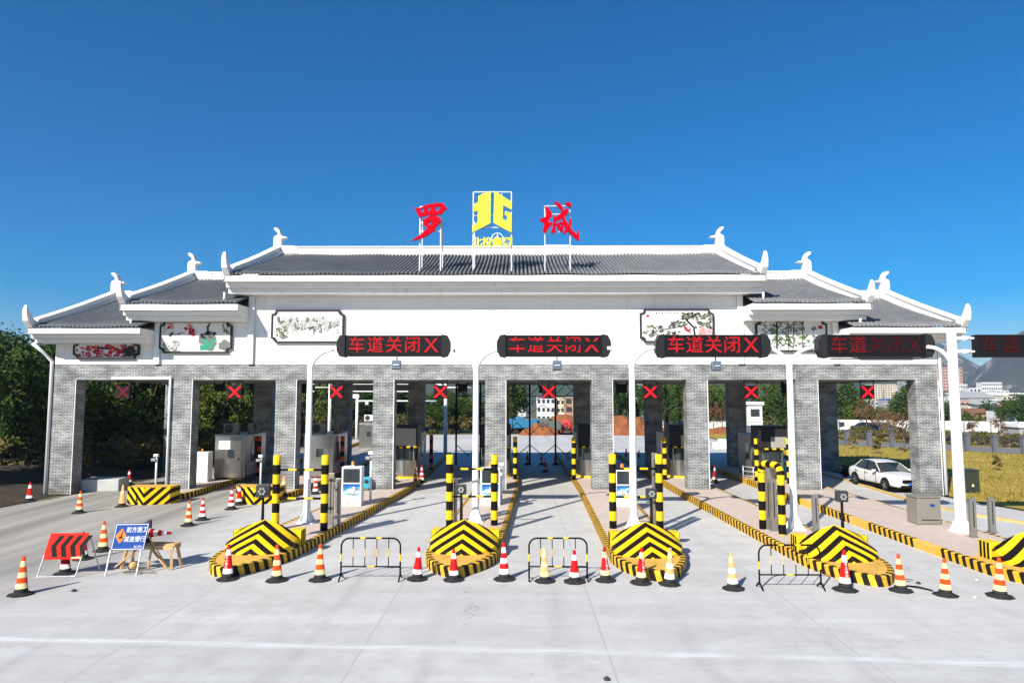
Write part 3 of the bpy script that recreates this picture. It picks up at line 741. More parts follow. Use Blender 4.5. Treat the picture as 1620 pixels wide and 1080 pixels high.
def island(label, xn, xf, yt, yend, hw, seg=None, wedge=True, xc0=20., ytop=None):
    ytop = ytop or yt+3.3
    c = lambda y: xn + (xf-xn)*max(0, min(1, (y-xc0)/16.))
    root = thing('toll_island', label, 'traffic island', (c(yt), yt, 0), 0, 'raised toll islands between the lanes')
    ox, oy = c(yt), yt
    P = resample(perimeter(c, hw, yt, yend, 2.5), lambda y: .165)
    N = len(P); inn = []
    for i in range(N):
        a, b = P[max(0, i-1)], P[min(N-1, i+1)]; dx, dy = b[0]-a[0], b[1]-a[1]; L = math.hypot(dx, dy) or 1
        inn.append((P[i][0]-dy/L*.17, P[i][1]+dx/L*.17))
    m = MB()
    def sl(i):     # stripes lean: the foot runs a little ahead of the top
        a, b = P[i], P[min(N-1, i+1)]; q = .45; return (a[0]+(b[0]-a[0])*q, a[1]+(b[1]-a[1])*q)
    for i in range(N): 
        f = sl(i); m.v += [(f[0]-ox, f[1]-oy, 0), (P[i][0]-ox, P[i][1]-oy, IZ-.03), (P[i][0]*.85+inn[i][0]*.15-ox, P[i][1]*.85+inn[i][1]*.15-oy, IZ), (inn[i][0]-ox, inn[i][1]-oy, IZ+.001)]
    for i in range(N-1):
        mi = i % 2
        if seg and seg(P[i][1]): mi = 2
        a, b = 4*i, 4*(i+1)
        for k in range(3): m.face([a+k, b+k, b+k+1, a+k+1], mi)
    m.build('kerb', [yel_k, blk_k, org_top], root)
    near = [p for p in inn if p[1] < ytop]; 
    if len(near) > 3: MB().add([(x-ox, y-oy, IZ) for x, y in near], [tuple(range(len(near)))]).build('nose_top', org_top, root, fix=False)
    h = [i for i, p in enumerate(inn) if p[1] < ytop]; i0, i1 = h[0], h[-1]
    m = MB(); L, Rr = inn[:i0+1], inn[i1:]
    nn = max(len(L), len(Rr)); m.v = [(x-ox, y-oy, IZ) for x, y in L + Rr]
    m.face(list(range(len(m.v)))); m.build('paving', tilepink, root, fix=False)
    if wedge:
        W = MB(); L, n, q = 1.2, 16, 14; wy = 1.45; hwp = 1.04
        rows = []
        for i in range(n+1):
            d = L*(i/n)**1.5; wd = max(.03, hwp*(max(0, 1-(max(0, .85-d)/.85)**2))**.5); hh = .12+.72*(d/L)
            rows.append([(wd*(j/q*2-1), d, hh*(1-.38*abs(j/q*2-1)-.28*abs(j/q*2-1)**4)) for j in range(q+1)])
        for r_ in rows:
            W.v.append((r_[0][0], r_[0][1], 0)); W.v += r_; W.v.append((r_[-1][0], r_[-1][1], 0))
        S = q+3
        for i in range(n):
            for j in range(S-1): a = i*S+j; W.face([a, a+1, a+S+1, a+S])
        W.face(list(range(S))); bk = list(range(n*S, n*S+S)); W.face(bk)
        # back slope down to the island
        o = len(W.v); W.v += [(-hwp*.9, L+.9, 0), (hwp*.9, L+.9, 0)]
        W.face(bk[1:q//2+2]+[o]); W.face([bk[q//2+1], o, o+1]); W.face(bk[q//2+1:-1]+[o+1]); W.face([bk[0], bk[1], o]); W.face([bk[-2], bk[-1], o+1])
        W.build('crash_wedge', wedge_m, root, (c(yt+wy+L)-.0-ox, wy, IZ))
        for s in (-1, 1):
            B = MB(); B.box(-.2, .2, -.24, .24, 0, .48); b_ = B.build('anchor_block', [yel], root, (c(yt+3.1)+s*.88-ox, 3.0, IZ+.002), bevel=.02)
            m = MB()
            for k in range(3): m.box(s*.2-.004, s*.2+.004, -.24+.16*k, -.15+.16*k, .0, .47)
            m.build('black_stripes', blk, b_)
    return root, c
YN = [19.2, 19.25, 18.9, 18.45, 17.6]
XN = [-8.15, -1.78, 3.88, 9.55, 14.75]
XF = [-6.75, -1.12, 4.25, 9.15, 14.55]
names = ['first striped toll island from the left with a full chevron wedge', 'striped toll island with chevron wedge directly left of the middle lane', 'striped toll island with chevron wedge directly right of the middle lane',
         'striped toll island with chevron wedge and bent striped guard rail', 'wide toll island with solid orange kerb lengths at the right edge']
cl = []
for k in range(5):
    seg = (lambda y: (y % 4.4) < 1.25 and y > 22) if k == 4 else None
    root, c = island(names[k], XN[k], XF[k], YN[k], 58 if k < 4 else 52, 1.13 if k < 4 else 1.6, seg)
    cl.append(c)
def vee_island(label, xn, xf, yt, yend):
    c = lambda y: xn+(xf-xn)*max(0, min(1, (y-yt)/10))
    root, c = island(label, xn, xf, yt+.5, yend, 1.08, None, False, yt, yt+1.7)
    oy = yt+.5; ox = c(oy)
    m = MB(); pl_ = [(-1.0, .42), (0, 0), (1.0, .42), (1.06, 1.25), (-1.06, 1.25)]
    n = len(pl_); Z = .78
    m.v = [(x, y, 0) for x, y in pl_]+[(x, y, Z) for x, y in pl_]
    for i in range(n): m.face([i, (i+1) % n, n+(i+1) % n, n+i])
    wb = m.build('nose_block', vee_m, root, (xn-ox, -.55, 0.003))
    MB().add([(x*.985, y*.985+.01, Z+.002) for x, y in pl_], [tuple(range(n))]).build('block_top', org_top, wb, fix=False)
    return c
cA = vee_island('low toll island with vee striped nose farthest left', -17.2, -17.35, 31.7, 74)
cB = vee_island('low toll island with vee striped nose behind the first chevron wedge', -12.2, -11.95, 31.9, 74)
# low yellow kerb beside the parked car
m = MB(); P = [gr(u, v) for u, v in ((1620, 829), (1540, 816), (1455, 799), (1410, 784), (1365, 769))]
P = [(P[0][0]+1.5, P[0][1]-4)] + P + [(19.4, 44), (19.6, 52)]
for (x0, y0), (x1, y1) in zip(P, P[1:]): 
    m.add([(x0,y0,.0),(x0+.18,y0,.0),(x1+.18,y1,.0),(x1,y1,.0),(x0,y0,.10),(x0+.18,y0,.10),(x1+.18,y1,.10),(x1,y1,.10)], [(4,5,6,7),(0,1,5,4),(1,2,6,5),(3,0,4,7)])
tag(m.build('low_kerb', pm('faded_yellow_kerb', (.62, .44, .16), .7, var=.2, dirt=.6)), 'low faded yellow kerb curving past the parked white car', 'kerb')

# ------------------------------------------------------------------ striped guard posts and frames
def seg_post(m, x, y, z0, h, r=.125, n=14, seg=.335, first=0):
    """post of alternating bands, counted from the top: material 0 yellow, 1 black"""
    z = z0+h; k = first; prof = []; ms = []
    prof.append((r, z)); 
    while z > z0+.01:
        z2 = max(z0, z-seg); prof.append((r, z2)); ms.append(k % 2); prof.append((r, z2-.0001)); ms.append(k % 2); k += 1; z = z2
    prof = prof[:-1]; ms = ms[:-1]
    m.lathe(prof[::-1], n, (x, y, 0), ms[::-1])
def band_rail(m, p, q, r=.04, seg=.26):
    p, q = Vector(p), Vector(q); L = (q-p).length; n = max(2, int(L/seg))
    m.tube([p+(q-p)*i/n for i in range(n+1)], r, 8, lambda i: (i+1) % 2)
def guard_frame(label, pxs, ztops):
    (u0, v0), (u1, v1) = pxs; a, b = gr(u0, v0, IZ), gr(u1, v1, IZ); y = (a[1]+b[1])/2
    r = thing('guard_frame', label, 'guard frame', ((a[0]+b[0])/2, y, IZ), 0, 'striped guard frames behind the island noses'); hx = (b[0]-a[0])/2
    h = ztops
    for s in (-1, 1):
        m = MB(); seg_post(m, s*hx, 0, 0, h, .13); m.build('post', [yel, blk], r)
    for z in (h-.52, h-1.52):
        m = MB(); band_rail(m, (-hx+.12, 0, z), (hx-.12, 0, z)); m.build('rail', [yel, blk], r)
    return r, y
guard_frame('striped guard frame behind the leftmost chevron wedge', ((437, 837), (511, 839)), 2.62)
guard_frame('striped guard frame behind the wedge left of the middle lane', ((711, 830), (782, 830)), 2.55)
guard_frame('striped guard frame behind the wedge right of the middle lane', ((970, 835), (1044, 835)), 2.62)
a, b = gr(1207, 836, IZ), gr(1238, 846, IZ)
r = thing('guard_frame', 'bent striped hoop guard beside two timber coloured steel posts', 'guard frame', (a[0], a[1], IZ))
m = MB(); dv = Vector((b[0]-a[0], b[1]-a[1], 0)); H = 2.32; pts = []
z = 0
while z < H-.3: pts.append((0, 0, z)); z += .33
pts += [(0, 0, H-.3)]
for i in range(1, 5): t = PI/2*i/4; pts.append(tuple(dv.normalized()*(.3*(1-math.cos(t))) + Vector((0, 0, H-.3+.3*math.sin(t)))))
L = dv.length; 
for q in (.38, .5, .62): pts.append(tuple(dv*q + Vector((0, 0, H))))
for i in range(0, 5): t = PI/2*(1-i/4); pts.append(tuple(dv - dv.normalized()*(.3*(1-math.cos(t))) + Vector((0, 0, H-.3+.3*math.sin(t)))))
z = H-.63
while z > 0: pts.append((dv.x, dv.y, z)); z -= .33
pts.append((dv.x, dv.y, 0))
m.tube(pts, .125, 14, lambda i: (i if i < 7 else i//2 if i < 16 else i) % 2); m.build('hoop', [blk, yel], r)

# steel posts of the vehicle sensors (light curtains)
def sensor_post(label, u, v, vtop, wd=.18, z=IZ):
    x, y = gr(u, v, z); h = at(u, vtop, y)[1]-z
    r = thing('sensor_post', label, 'post', (x, y, z), 0, 'brushed steel sensor posts beside the lanes')
    m = MB(); m.box(-wd/2, wd/2, -.07, .07, .02, h); m.build('housing', steel_d, r, bevel=.008)
    MB().box(-.02, .02, -.0745, -.071, h*.25, h*.92).build('slot', dgrey, r); MB().box(-wd*.8, wd*.8, -.12, .12, 0, .02).build('base_plate', steel_d, r)
for lb, u, v, vt in (('steel sensor post just right of the leftmost guard frame', 523, 833, 748), ('second steel sensor post right of the leftmost guard frame', 534, 829, 756),
                     ('steel sensor post half hidden behind the frame left of the middle lane', 719, 826, 756), ('steel sensor post between white pole and frame right of the middle lane', 1037, 832, 716),
                     ('brown steel sensor post inside the bent hoop guard', 1216, 836, 756), ('second brown steel post inside the bent hoop guard', 1225, 839, 757), ('steel sensor post behind the chevron wedge with the hoop guard', 1291, 840, 782),
                     ('steel sensor post just right of the thick white pole', 1540, 849, 787), ('rightmost steel sensor post near the green cabinet', 1570, 842, 787)):
    sensor_post(lb, u, v, vt, .2)
# lane signals on thin black sticks
def stick_signal(label, u, vtop, vbot, y, k):
    x, zt = at(u, vtop, y); _, zb = at(u, vbot, y)
    r = thing('stick_signal', label, 'signal', (x, y, IZ), 0, 'small square signals on black sticks')
    hh = (zt-zb)/2; zc = (zt+zb)/2-IZ
    MB().tube([(0, 0, 0), (0, 0, zc-hh)], [.06, .04], 8).build('pole', blk, r)
    MB().box(-hh*1.05, hh*1.05, -.1, .1, zc-hh, zc+hh).build('head', dgrey, r, bevel=.02)
    m = MB(); m.lathe([(hh*.78, 0), (hh*.78, .02), (hh*.6, .03)], 18, M=Matrix.Translation((0, -.1, zc)) @ Matrix.Rotation(PI/2, 4, 'X')); l = m.build('lens', dgrey, r)
    m = MB()
    for a in range(6): m.lathe([(.035, 0), (.035, .012)], 8, (hh*.45*math.cos(a*PI/3), hh*.45*math.sin(a*PI/3), .02), M=Matrix.Translation((0, -.11, zc)) @ Matrix.Rotation(PI/2, 4, 'X'))
    m.build('lamps', mgrey, l)
for k, (u, a_, b_) in enumerate(((417, 766, 786), (730, 766, 781), (1030, 772, 788), (1331, 776, 793))):
    stick_signal(['square signal on a stick behind the leftmost chevron wedge', 'square signal on a stick behind the wedge left of the middle lane', 'square signal on a stick behind the wedge right of the middle lane', 'square signal on a stick behind the wedge beside the hoop guard'][k], u, a_, b_, YN[k]+3.0, k)

# ------------------------------------------------------------------ white arch poles and LED lane signs
PY = 24.2
ZS = at(900, 547.5, PY)[1]
def sign_pole(label, u, v, sides, tall=None):
    x, y = gr(u, v, IZ); 
    r = thing('sign_pole', label, 'pole', (x, y, IZ), 0, 'white poles carrying the LED lane signs')
    zt = ZS-IZ-.55
    if tall: zt = at(u-12, 521, y)[1]-IZ
    w0, w1 = (.19, .15) if tall else (.135, .10)
    m = MB(); m.tube([(0, 0, 0), (0, 0, .3), (0, 0, zt*.5), (0, 0, zt)], [w0, w0, (w0+w1)/2, w1], 14); m.build('pole', white2, r)
    MB().box(-.3, .3, -.3, .3, 0, .03).build('base_plate', white2, r)
    m = MB()
    for k in range(4):
        a = PI/4+k*PI/2; Mx = Matrix.Rotation(a, 4, 'Z'); m.prism([(w0*.8, .03), (.36, .03), (w0*.8, .5)], -.012, .012, 'y', 0, Mx)
    m.build('gusset', white2, r)
    for s in sides:
        rad = .88; z0 = (ZS-IZ-.02)-rad
        pts = [(s*(rad-rad*math.cos(t)), 0, z0+rad*math.sin(t)) for t in [PI/2*i/10 for i in range(11)]]
        if tall: pts = [(p[0]-s*0, p[1], p[2]) for p in pts]
        pts = [(0, 0, z0-.5)] + pts
        m = MB(); m.tube(pts, [.1]+[.095-.003*i for i in range(11)], 10); m.build('arm', white2, r)
    return r, x, y
pole = []
for lb, u, v, sd in (('leftmost white arched pole holding one LED sign on its right', 485, 826, (1,)), ('white Y shaped pole between the first and second LED signs', 752, 824, (-1, 1)),
                     ('white Y shaped pole between the second and third LED signs', 1003, 836, (-1, 1)), ('white Y shaped pole between the third and fourth LED signs', 1257, 836, (-1, 1))):
    pole.append(sign_pole(lb, u, v, sd))
rp, xp, yp = sign_pole('thick tall white pole at the right edge of the toll gate', 1521, 841, (-1,), True)
pole.append((rp, xp, yp))
m = MB()
for v in (535, 556):
    z = at(1510, v, yp)[1]-IZ; xe = at(1545, v, yp)[0]-xp; m.tube([(0, 0, z), (.35, 0, z), (.36, 0, z)], .06, 8); m.tube([(.36, 0, z), (.62, 0, z)], .085, 8); m.tube([(.62, 0, z), (xe, 0, z)], .04, 8)
m.build('bracket', white2, rp)
sg = pm('led_panel_black', (.008, .008, .009), .5, var=.3, scale=3); capm = pm('sign_end_cap', (.022, .022, .024), .4, var=.15)
def led_sign(label, u0, u1, y, mats, txt_off, caps=True, cut=None):
    xa, z = at(u0, 547.5, y); xb, _ = at(u1, 547.5, y); W = (xb-xa)/2; Hh = .40
    r = thing('led_lane_sign', label, 'LED sign', ((xa+xb)/2, y, z), 0, 'LED lane signs hung between white poles')
    cw = .34 if caps else 0
    MB().box(-W+cw, W-cw, -.14, .14, -Hh, Hh).build('housing', sg, r, bevel=.012)
    m = MB()
    m.box(-W+cw-.01, W-cw+.01, -.165, -.142, Hh-.03, Hh); m.box(-W+cw-.01, W-cw+.01, -.165, -.142, -Hh, -Hh+.03)
    for k in range(1, 5): xx = -W+cw+(2*W-2*cw)*k/5; m.box(xx-.004, xx+.004, -.1445, -.142, -Hh+.03, Hh-.03)
    m.box(-W+cw, W-cw, -.1446, -.142, -.003, .003); m.build('panel_frame', capm, r)
    if caps:
        for s in (-1, 1):
            P = [(W-cw+.002, Hh+.04), (W-.12, Hh+.0), (W-.01, Hh*.45), (W, 0), (W-.01, -Hh*.45), (W-.12, -Hh), (W-cw+.002, -Hh-.04)]
            m = MB(); m.prism([(s*x, z_) for x, z_ in P], -.19, .19, 'y'); m.build('end_cap', capm, r, bevel=.015)
    n = len('车道关闭X'); tw = 2*W-2*cw
    for i, ch in enumerate('车道关闭X'):
        vs, fs = text_geo(ch, .66 if ch != 'X' else .78, .004, .003)
        m = MB().add(vs, fs, 0, False, UP)
        if cut:   # rows of diodes that are off
            m2 = MB(); bm = bmesh.new(); me = bpy.data.meshes.new('t'); me.from_pydata(m.v, [], m.f); bm.from_mesh(me)
            for zc, side in cut:
                bmesh.ops.bisect_plane(bm, geom=bm.verts[:]+bm.edges[:]+bm.faces[:], plane_co=(0, 0, zc), plane_no=(0, 0, 1))
            bmesh.ops.delete(bm, geom=[f for f in bm.faces if cut[0][0] < f.calc_center_median().z < cut[1][0]], context='FACES')
            bm.to_mesh(me); bm.free(); m2.add([tuple(v.co) for v in me.vertices], [tuple(p.vertices) for p in me.polygons]); bpy.data.meshes.remove(me); m = m2
        m.build('character', mats[i] if isinstance(mats, list) else mats, r, (-tw/2+tw*(i+.5)/n*.97+.02*tw, -.15, 0), fix=False)
    return r, z
signs = [('leftmost LED lane sign with bright red characters', 534, 713, led1, None), ('LED lane sign over the middle lane with its letters broken across', 786, 966, led1, ((.03, 0), (.17, 0))), ('third LED lane sign from the left with bright red characters', 1035.5, 1217, led1, None),
         ('fourth LED lane sign fading from red to dark rightwards', 1291, 1475, [led2, led2, led3, led3, led3], None)]
for k, (lb, u0, u1, mt, cut) in enumerate(signs):
    y = (pole[k][2]+pole[k+1][2])/2
    r_, z = led_sign(lb, u0, u1, y-.0, mt, 0, True, cut)
    x = r_.location.x
    if k < 3:
        q = thing('antenna_box', ['grey antenna box hung under the leftmost LED sign', 'grey antenna box hung under the LED sign of the middle lane', 'grey antenna box hung under the third LED sign'][k], 'antenna', (x+.12, y, z-.41), 0, 'grey antenna boxes under the LED signs')
        m = MB(); m.box(-.02, .02, -.02, .02, -.14, 0); m.box(-.1, .1, -.03, .03, -.17, -.13); m.build('bracket', dgrey, q)
        MB().box(-.17, .17, -.1, .1, -.5, -.16).build('housing', pm('slate_plastic', (.10, .13, .17), .4), q, rot=(R(-14), 0, 0), bevel=.02)
        MB().box(-.1, .1, -.203, -.19, -.36, -.32).build('plate', galv, q, rot=(R(-6), 0, 0))
    else:
        MB().box(-1.6, 1.6, -.04, .04, -.47, -.43).build('under_bar', dgrey, r_)
led_sign('rightmost LED lane sign cut by the photo edge', 1541, 1716, yp, led3, 0, False)
# ties from poles to signs are the arms; ------------------------------------------------------------------
# red cross lane lights under the front beam
def cross_light(label, u, k, dim=False):
    x, zt = at(u, 597, FY+.4); y = FY+.4; H = .34
    r = thing('lane_light', label, 'lane light', (x, y, Z_B0), 0, 'square lane lights hung under the front beam')
    m = MB(); m.bar((-H, 0, 0), (-H, 0, -.35), .05); m.bar((H, 0, 0), (H, 0, -.35), .05); m.bar((-H, 0, -.03), (H, 0, -.03), .05); m.build('bracket', dgrey, r)
    MB().box(-H, H, -.08, .08, -.96, -.28).build('housing', sg, r, bevel=.01)
    m = MB()
    for s in (-1, 1):
        d = H*.84; t = .075
        m.prism([(-d*s-t, -.62+d), (-d*s+t, -.62+d+.0), (d*s+t, -.62-d), (d*s-t, -.62-d)], -.088 - .002*(s+1), -.0812, 'y')
    m.build('cross', redled if not dim else redled3, r)
for k, (u, lb) in enumerate(((197, 'lane light with a dim patchy cross under the leftmost bay'), (373, 'red cross lane light in the second bay from the left'), (533, 'red cross lane light in the third bay left of the grey antenna box'), (697, 'red cross lane light in the bay between booth screen and middle lane'), (868, 'red cross lane light over the middle lane'), (1028, 'red cross lane light in front of the lattice pylon'), (1187, 'red cross lane light beside the fourth white pole'), (1371, 'red cross lane light in the bay with the parked car'))):
    cross_light(lb, u, k, k in (0,))
def hung_lamp(label, u, v0, v1, y):
    x, zt = at(u, v0, y); _, zb = at(u, v1, y); h = zt-zb
    r = thing('hung_floodlight', label, 'floodlight', (x, y, Z_B0+.06), 0, 'dark floodlights hung from the ceiling')
    d = Z_B0+.06-zt
    m = MB()
    for s in (-1, 1): m.bar((s*h*.48, 0, 0), (s*h*.48, 0, -d-h*.5), .04)
    m.bar((-h*.48, 0, -d+.08), (h*.48, 0, -d+.08), .04); m.build('bracket', dgrey, r)
    MB().box(-h*.42, h*.42, -.12, .12, -d-h, -d-.12).build('housing', blk, r, rot=(R(0), 0, 0), bevel=.015)
    MB().box(-h*.34, h*.34, -.125, -.121, -d-.13-.12*h, -d-.14).build('reflector', mgrey, r)
for k, (u, v0, v1, lb) in enumerate(((348, 601, 618, 'empty looking dark floodlight left of the second red cross'), (480, 600, 622, 'dark floodlight behind the leftmost arched pole'), (732, 601, 619, 'dark floodlight beside the second white pole'), (860, 604, 621, 'dark floodlight partly behind the middle red cross'), (983, 601, 621, 'dark floodlight left of the third white pole'), (1246, 600, 622, 'dark floodlight half hidden by the fourth white pole'))):
    hung_lamp(lb, u, v0, v1, 37.5)

# ================================================================== BOOTHS AND LANE EQUIPMENT
def ac_unit(m_, label, loc, rz=0., group='air conditioner units on the booth roofs'):
    r = thing('air_conditioner', label, 'air conditioner', loc, rz, group)
    MB().box(-.42, .42, -.16, .16, .04, .62).build('casing', m_, r, bevel=.015)
    m = MB(); m.lathe([(.24, 0), (.24, .02), (.21, .02), (.21, .005), (.06, .005), (.06, .025)], 18, M=Matrix.Translation((-.12, -.16, .33)) @ Matrix.Rotation(PI/2, 4, 'X')); m.build('fan_grille', dgrey, r)
    m = MB(); m.box(-.38, -.3, -.16, .16, 0, .04); m.box(.3, .38, -.16, .16, 0, .04); m.build('foot', dgrey, r)
    return r
acm = pm('air_conditioner_grey', (.19, .185, .175), .5)
def steel_booth(label, u, v, w=1.75, L=3.2, h=2.45, y=None):
    """entry booth: flat stainless end with a window, door side and ladder"""
    x, y = gr(u, v, IZ)
    r = thing('toll_booth', label, 'toll booth', (x, y, IZ), 0, 'toll booths on the islands')
    MB().box(-w/2, w/2, 0, L, .08, h).build('shell', steel, r, bevel=.03)
    MB().box(-w/2+.05, w/2-.05, .05, L-.05, 0, .08).build('plinth', dgrey, r)
    MB().box(-w/2-.02, w/2+.02, -.02, L+.02, h+.001, h+.06).build('roof', steel_d, r)
    d = MB().box(-.30, .62, -.03, -.002, .16, h-.12).build('door', steel, r, bevel=.01)
    MB().box(-.12, .28, -.04, -.031, 1.2, 1.68).build('window', glass, d, bevel=.03)
    MB().box(.50, .54, -.085, -.031, 1.05, 1.25).build('handle', dgrey, d)
    m = MB(); m.box(w/2+.001, w/2+.02, .9, 2.3, .95, 2.0); m.build('side_window', glass, r)
    m = MB()
    for z in (.25, .42, .59, .76): m.box(w/2+.002, w/2+.05, .35, 2.7, z, z+.06)
    m.build('fender_rails', galv, r)
    return r, x, y, h
b1, x, y, h = steel_booth('stainless steel booth with white notice on the leftmost toll island', 362, 758)
MB().box(-.62, -.02+.05, -.045, -.032, h-.75, h-.12).build('notice', white2, b1)
ac_unit(acm, 'grey air conditioner on the leftmost booth roof', (x-.05, y+.35, IZ+h+.06)); ac_unit(acm, 'dark air conditioner standing sideways on the leftmost booth roof', (x+.75, y+1.4, IZ+h+.06), PI/2)
b2, x, y, h = steel_booth('stainless steel booth with small window behind the leftmost arched pole', 503, 756)
ac_unit(acm, 'grey air conditioner on the booth behind the leftmost arched pole', (x-.1, y+.35, IZ+h+.06)); ac_unit(acm, 'dark air conditioner standing sideways behind the leftmost arched pole', (x+.75, y+1.4, IZ+h+.06), PI/2)
roofdark = pm('booth_fascia_black', (.022, .022, .024), .45); screen_g = pm('booth_panel_grey', (.33, .31, .27), .6)
def exit_booth(label, u, v, lit=True, w=1.62, stepped=False):
    x, y = gr(u, v, IZ); y += .75; h = 2.55
    r = thing('toll_booth', label, 'toll booth', (x, y, IZ), 0, 'toll booths on the islands')
    # rounded stainless apron at the front
    m = MB(); pts = [(w/2*math.cos(t), -.05-.62*math.sin(t)) for t in [PI*i/12 for i in range(13)]]
    m.prism(pts + [(-w/2, .7), (w/2, .7)], .12, 1.02, 'z'); m.build('apron', steel, r)
    m = MB(); m.prism([(p[0]*1.02, p[1]*1.03) for p in pts] + [(-w/2-.02, 1.), (w/2+.02, 1.)], .0, .118, 'z'); m.build('plinth', yel, r)
    m = MB(); g_ = [(p[0]*.98, p[1]*.97) for p in pts]; m.prism(g_ + [(-w/2*.98, .7), (w/2*.98, .7)], 1.022, 1.80, 'z'); m.build('window_band', glass, r)
    m = MB()
    for i in (0, 3, 9, 12): m.bar((pts[i][0], pts[i][1], 1.02), (pts[i][0], pts[i][1], 1.8), .05)
    m.build('mullion', steel_d, r)
    # fascia with grey panel in front
    MB().box(-w/2-.02, w/2+.02, -.72, .7, 1.80, 3.05).build('fascia', roofdark, r, bevel=.02)
    MB().box(-w/2, w/2, .702, 3.1, .12, 2.5).build('rear_body', steel_d, r, bevel=.02)
    for s in (-1, 1): MB().box(min(s*w/2, s*(w/2+.02))+.001*s, max(s*w/2, s*(w/2+.02))+.001*s, 1.0, 1.7, 1.05, 2.0).build('side_window', glass, r)
    p = MB()
    if stepped: p.box(-.15, w/2-.04, -.735, -.722, 1.86, 2.45)
    else: p.box(-w/2+.10, w/2-.08, -.735, -.722, 1.86, 2.86)
    p.build('display_panel', screen_g, r)
    m = MB(); band_rail(m, (-w/2, -.76, 1.79), (w/2, -.76, 1.79), .05, .2); m.build('striped_bar', [yel, blk], r)
    return r, x, y
exit_booth('glass fronted booth with big grey display beside the third brick column', 637, 757)
exit_booth('booth just right of the middle brick column with stainless apron', 784, 756, w=1.7, stepped=True)
exit_booth('booth with stepped grey panel right of the middle lane', 938, 756, stepped=True)
exit_booth('booth with curved stainless apron behind the lattice pylon lane', 1083, 756, stepped=True)
exit_booth('rightmost booth with stepped panel behind the bent hoop guard', 1226, 762, stepped=True, w=1.5)
ac_unit(acm, 'dark air conditioner behind the big grey booth display', (*gr(664, 742, IZ), 2.9), PI/2)
# striped bollards by the booths
def bollard(label, u, v, vtop, dim=False):
    x, y = gr(u, v, IZ); h = at(u, vtop, y)[1]-IZ
    r = thing('striped_bollard', label, 'bollard', (x, y, IZ), 0, 'striped bollards beside the booths')
    m = MB(); seg_post(m, 0, 0, .02, h, .12, 12, .30); m.build('post', [yel if not dim else orgp, blk], r); MB().lathe([(.2, 0), (.2, .02)], 10).build('flange', blk, r)
for lb, u, v, vt, d in (('orange and black bollard right of the big grey booth display', 661, 752, 672, 1), ('second orange and black bollard behind the big grey display', 682, 742, 688, 1), ('yellow and black bollard left of the middle brick column', 766, 745, 690, 0),
    ('yellow and black bollard at the left edge of the middle lane', 815, 757, 691, 0), ('yellow and black bollard at the right edge of the middle lane', 908, 758, 692, 0), ('yellow and black bollard left of the curved booth apron', 1052, 758, 692, 0), ('yellow and black bollard left of the rightmost booth', 1198, 760, 694, 0),
    ('yellow and black bollard right of the rightmost booth behind a white pole', 1249, 764, 694, 0), ('orange and black bollard beside the leftmost stainless booth', 409, 752, 690, 1), ('orange and black bollard beside the second stainless booth', 541, 752, 690, 1)):
    bollard(lb, u, v, vt, d)
# payment kiosks with posters
scr = None
def poster_mat():
    m, t, b = node_mat('sky_blue_poster'); s = sep(t, tex_coord(t))
    n = noise(t, tex_coord(t), 3.2, 5, .6)
    f = mth(t, 'ADD', mth(t, 'MULTIPLY', s[2], 1.05), mth(t, 'MULTIPLY', mth(t, 'SUBTRACT', n, .5), .7))
    t.links.new(ramp(t, f, [(.14, (.70, .78, .76)), (.24, (.02, .26, .30)), (.32, (.60, .72, .76)), (.5, (.03, .22, .5)), (.75, (.012, .035, .22))]), b.inputs['Base Color'])
    b.inputs['Roughness'].default_value = .25; return m
poster = poster_mat(); amber = pm('amber_beacon', (.75, .22, .02), .3)
def kiosk(label, u0, u1, v0, v1, y=None):
    x, y = gr((u0+u1)/2, v1, IZ); w = (u1-u0)/FPX*y; h = at(u0, v0, y)[1]-IZ
    r = thing('payment_kiosk', label, 'kiosk', (x, y, IZ), 0, 'white payment kiosks on the islands')
    MB().box(-w/2, w/2, -.02, .5, 0, h).build('cabinet', white2, r, bevel=.015)
    MB().box(-w/2+.07, w/2-.07, -.033, -.021, h*.60, h-.08).build('screen', glass, r)
    p = MB().box(-w/2+.06, w/2-.06, -.013, .0, 0, h*.40).build('poster', poster, r, (0, -.021, h*.165))
    m = MB(); rng = random.Random(int(u0))
    blob.d = 0
    for k in range(14): blob(m, .12*w+rng.uniform(-.2, .2)*w, h*.20+rng.uniform(-.08, .12)*h, .045, .03, 0 if k < 10 else 1, rng, 6, rng.uniform(0, 3))
    m.build('poster_picture', [white2, inkred], p, (0, -.006, 0), fix=False)
    vs, fs = text_geo('ETC', .2, .003, .002); MB().add(vs, fs, 0, False, UP).build('lettering', pm('ochre_lettering', (.45, .20, .05), .6), r, (0, -.026, h*.075))
    MB().lathe([(.09, 0), (.09, .04), (.07, .05), (.07, .19), (.03, .22)], 12, mats=[0, 0, 1, 1]).build('beacon', [white2, amber], r, (0, .2, h))
kiosk('white payment kiosk with blue poster beside the small cyan box', 540, 571, 738, 800)
kiosk('white payment kiosk behind the frame left of the middle lane', 760, 791, 740, 799)
kiosk('white payment kiosk behind the frame right of the middle lane', 974, 998, 742, 801)
def camera_post(label, u, v, vt, heads=2):
    x, y = gr(u, v, IZ); h = at(u, vt, y)[1]-IZ
    r = thing('camera_post', label, 'camera post', (x, y, IZ), 0, 'thin white camera posts')
    MB().tube([(0, 0, 0), (0, 0, h)], .05, 10).build('pole', white2, r); MB().box(-.12, .12, -.12, .12, 0, .02).build('base_plate', white2, r)
    for k in range(heads):
        z = h-.03-.22*k; m = MB(); m.box(-.11, .11, -.14, .05, z-.07, z+.07); m.bar((0, 0, z), (0, -.1, z), .04); m.build('camera_head', white2 if k == 0 else mgrey, r, ((.0 if k == 0 else -.12), 0, 0), bevel=.02)
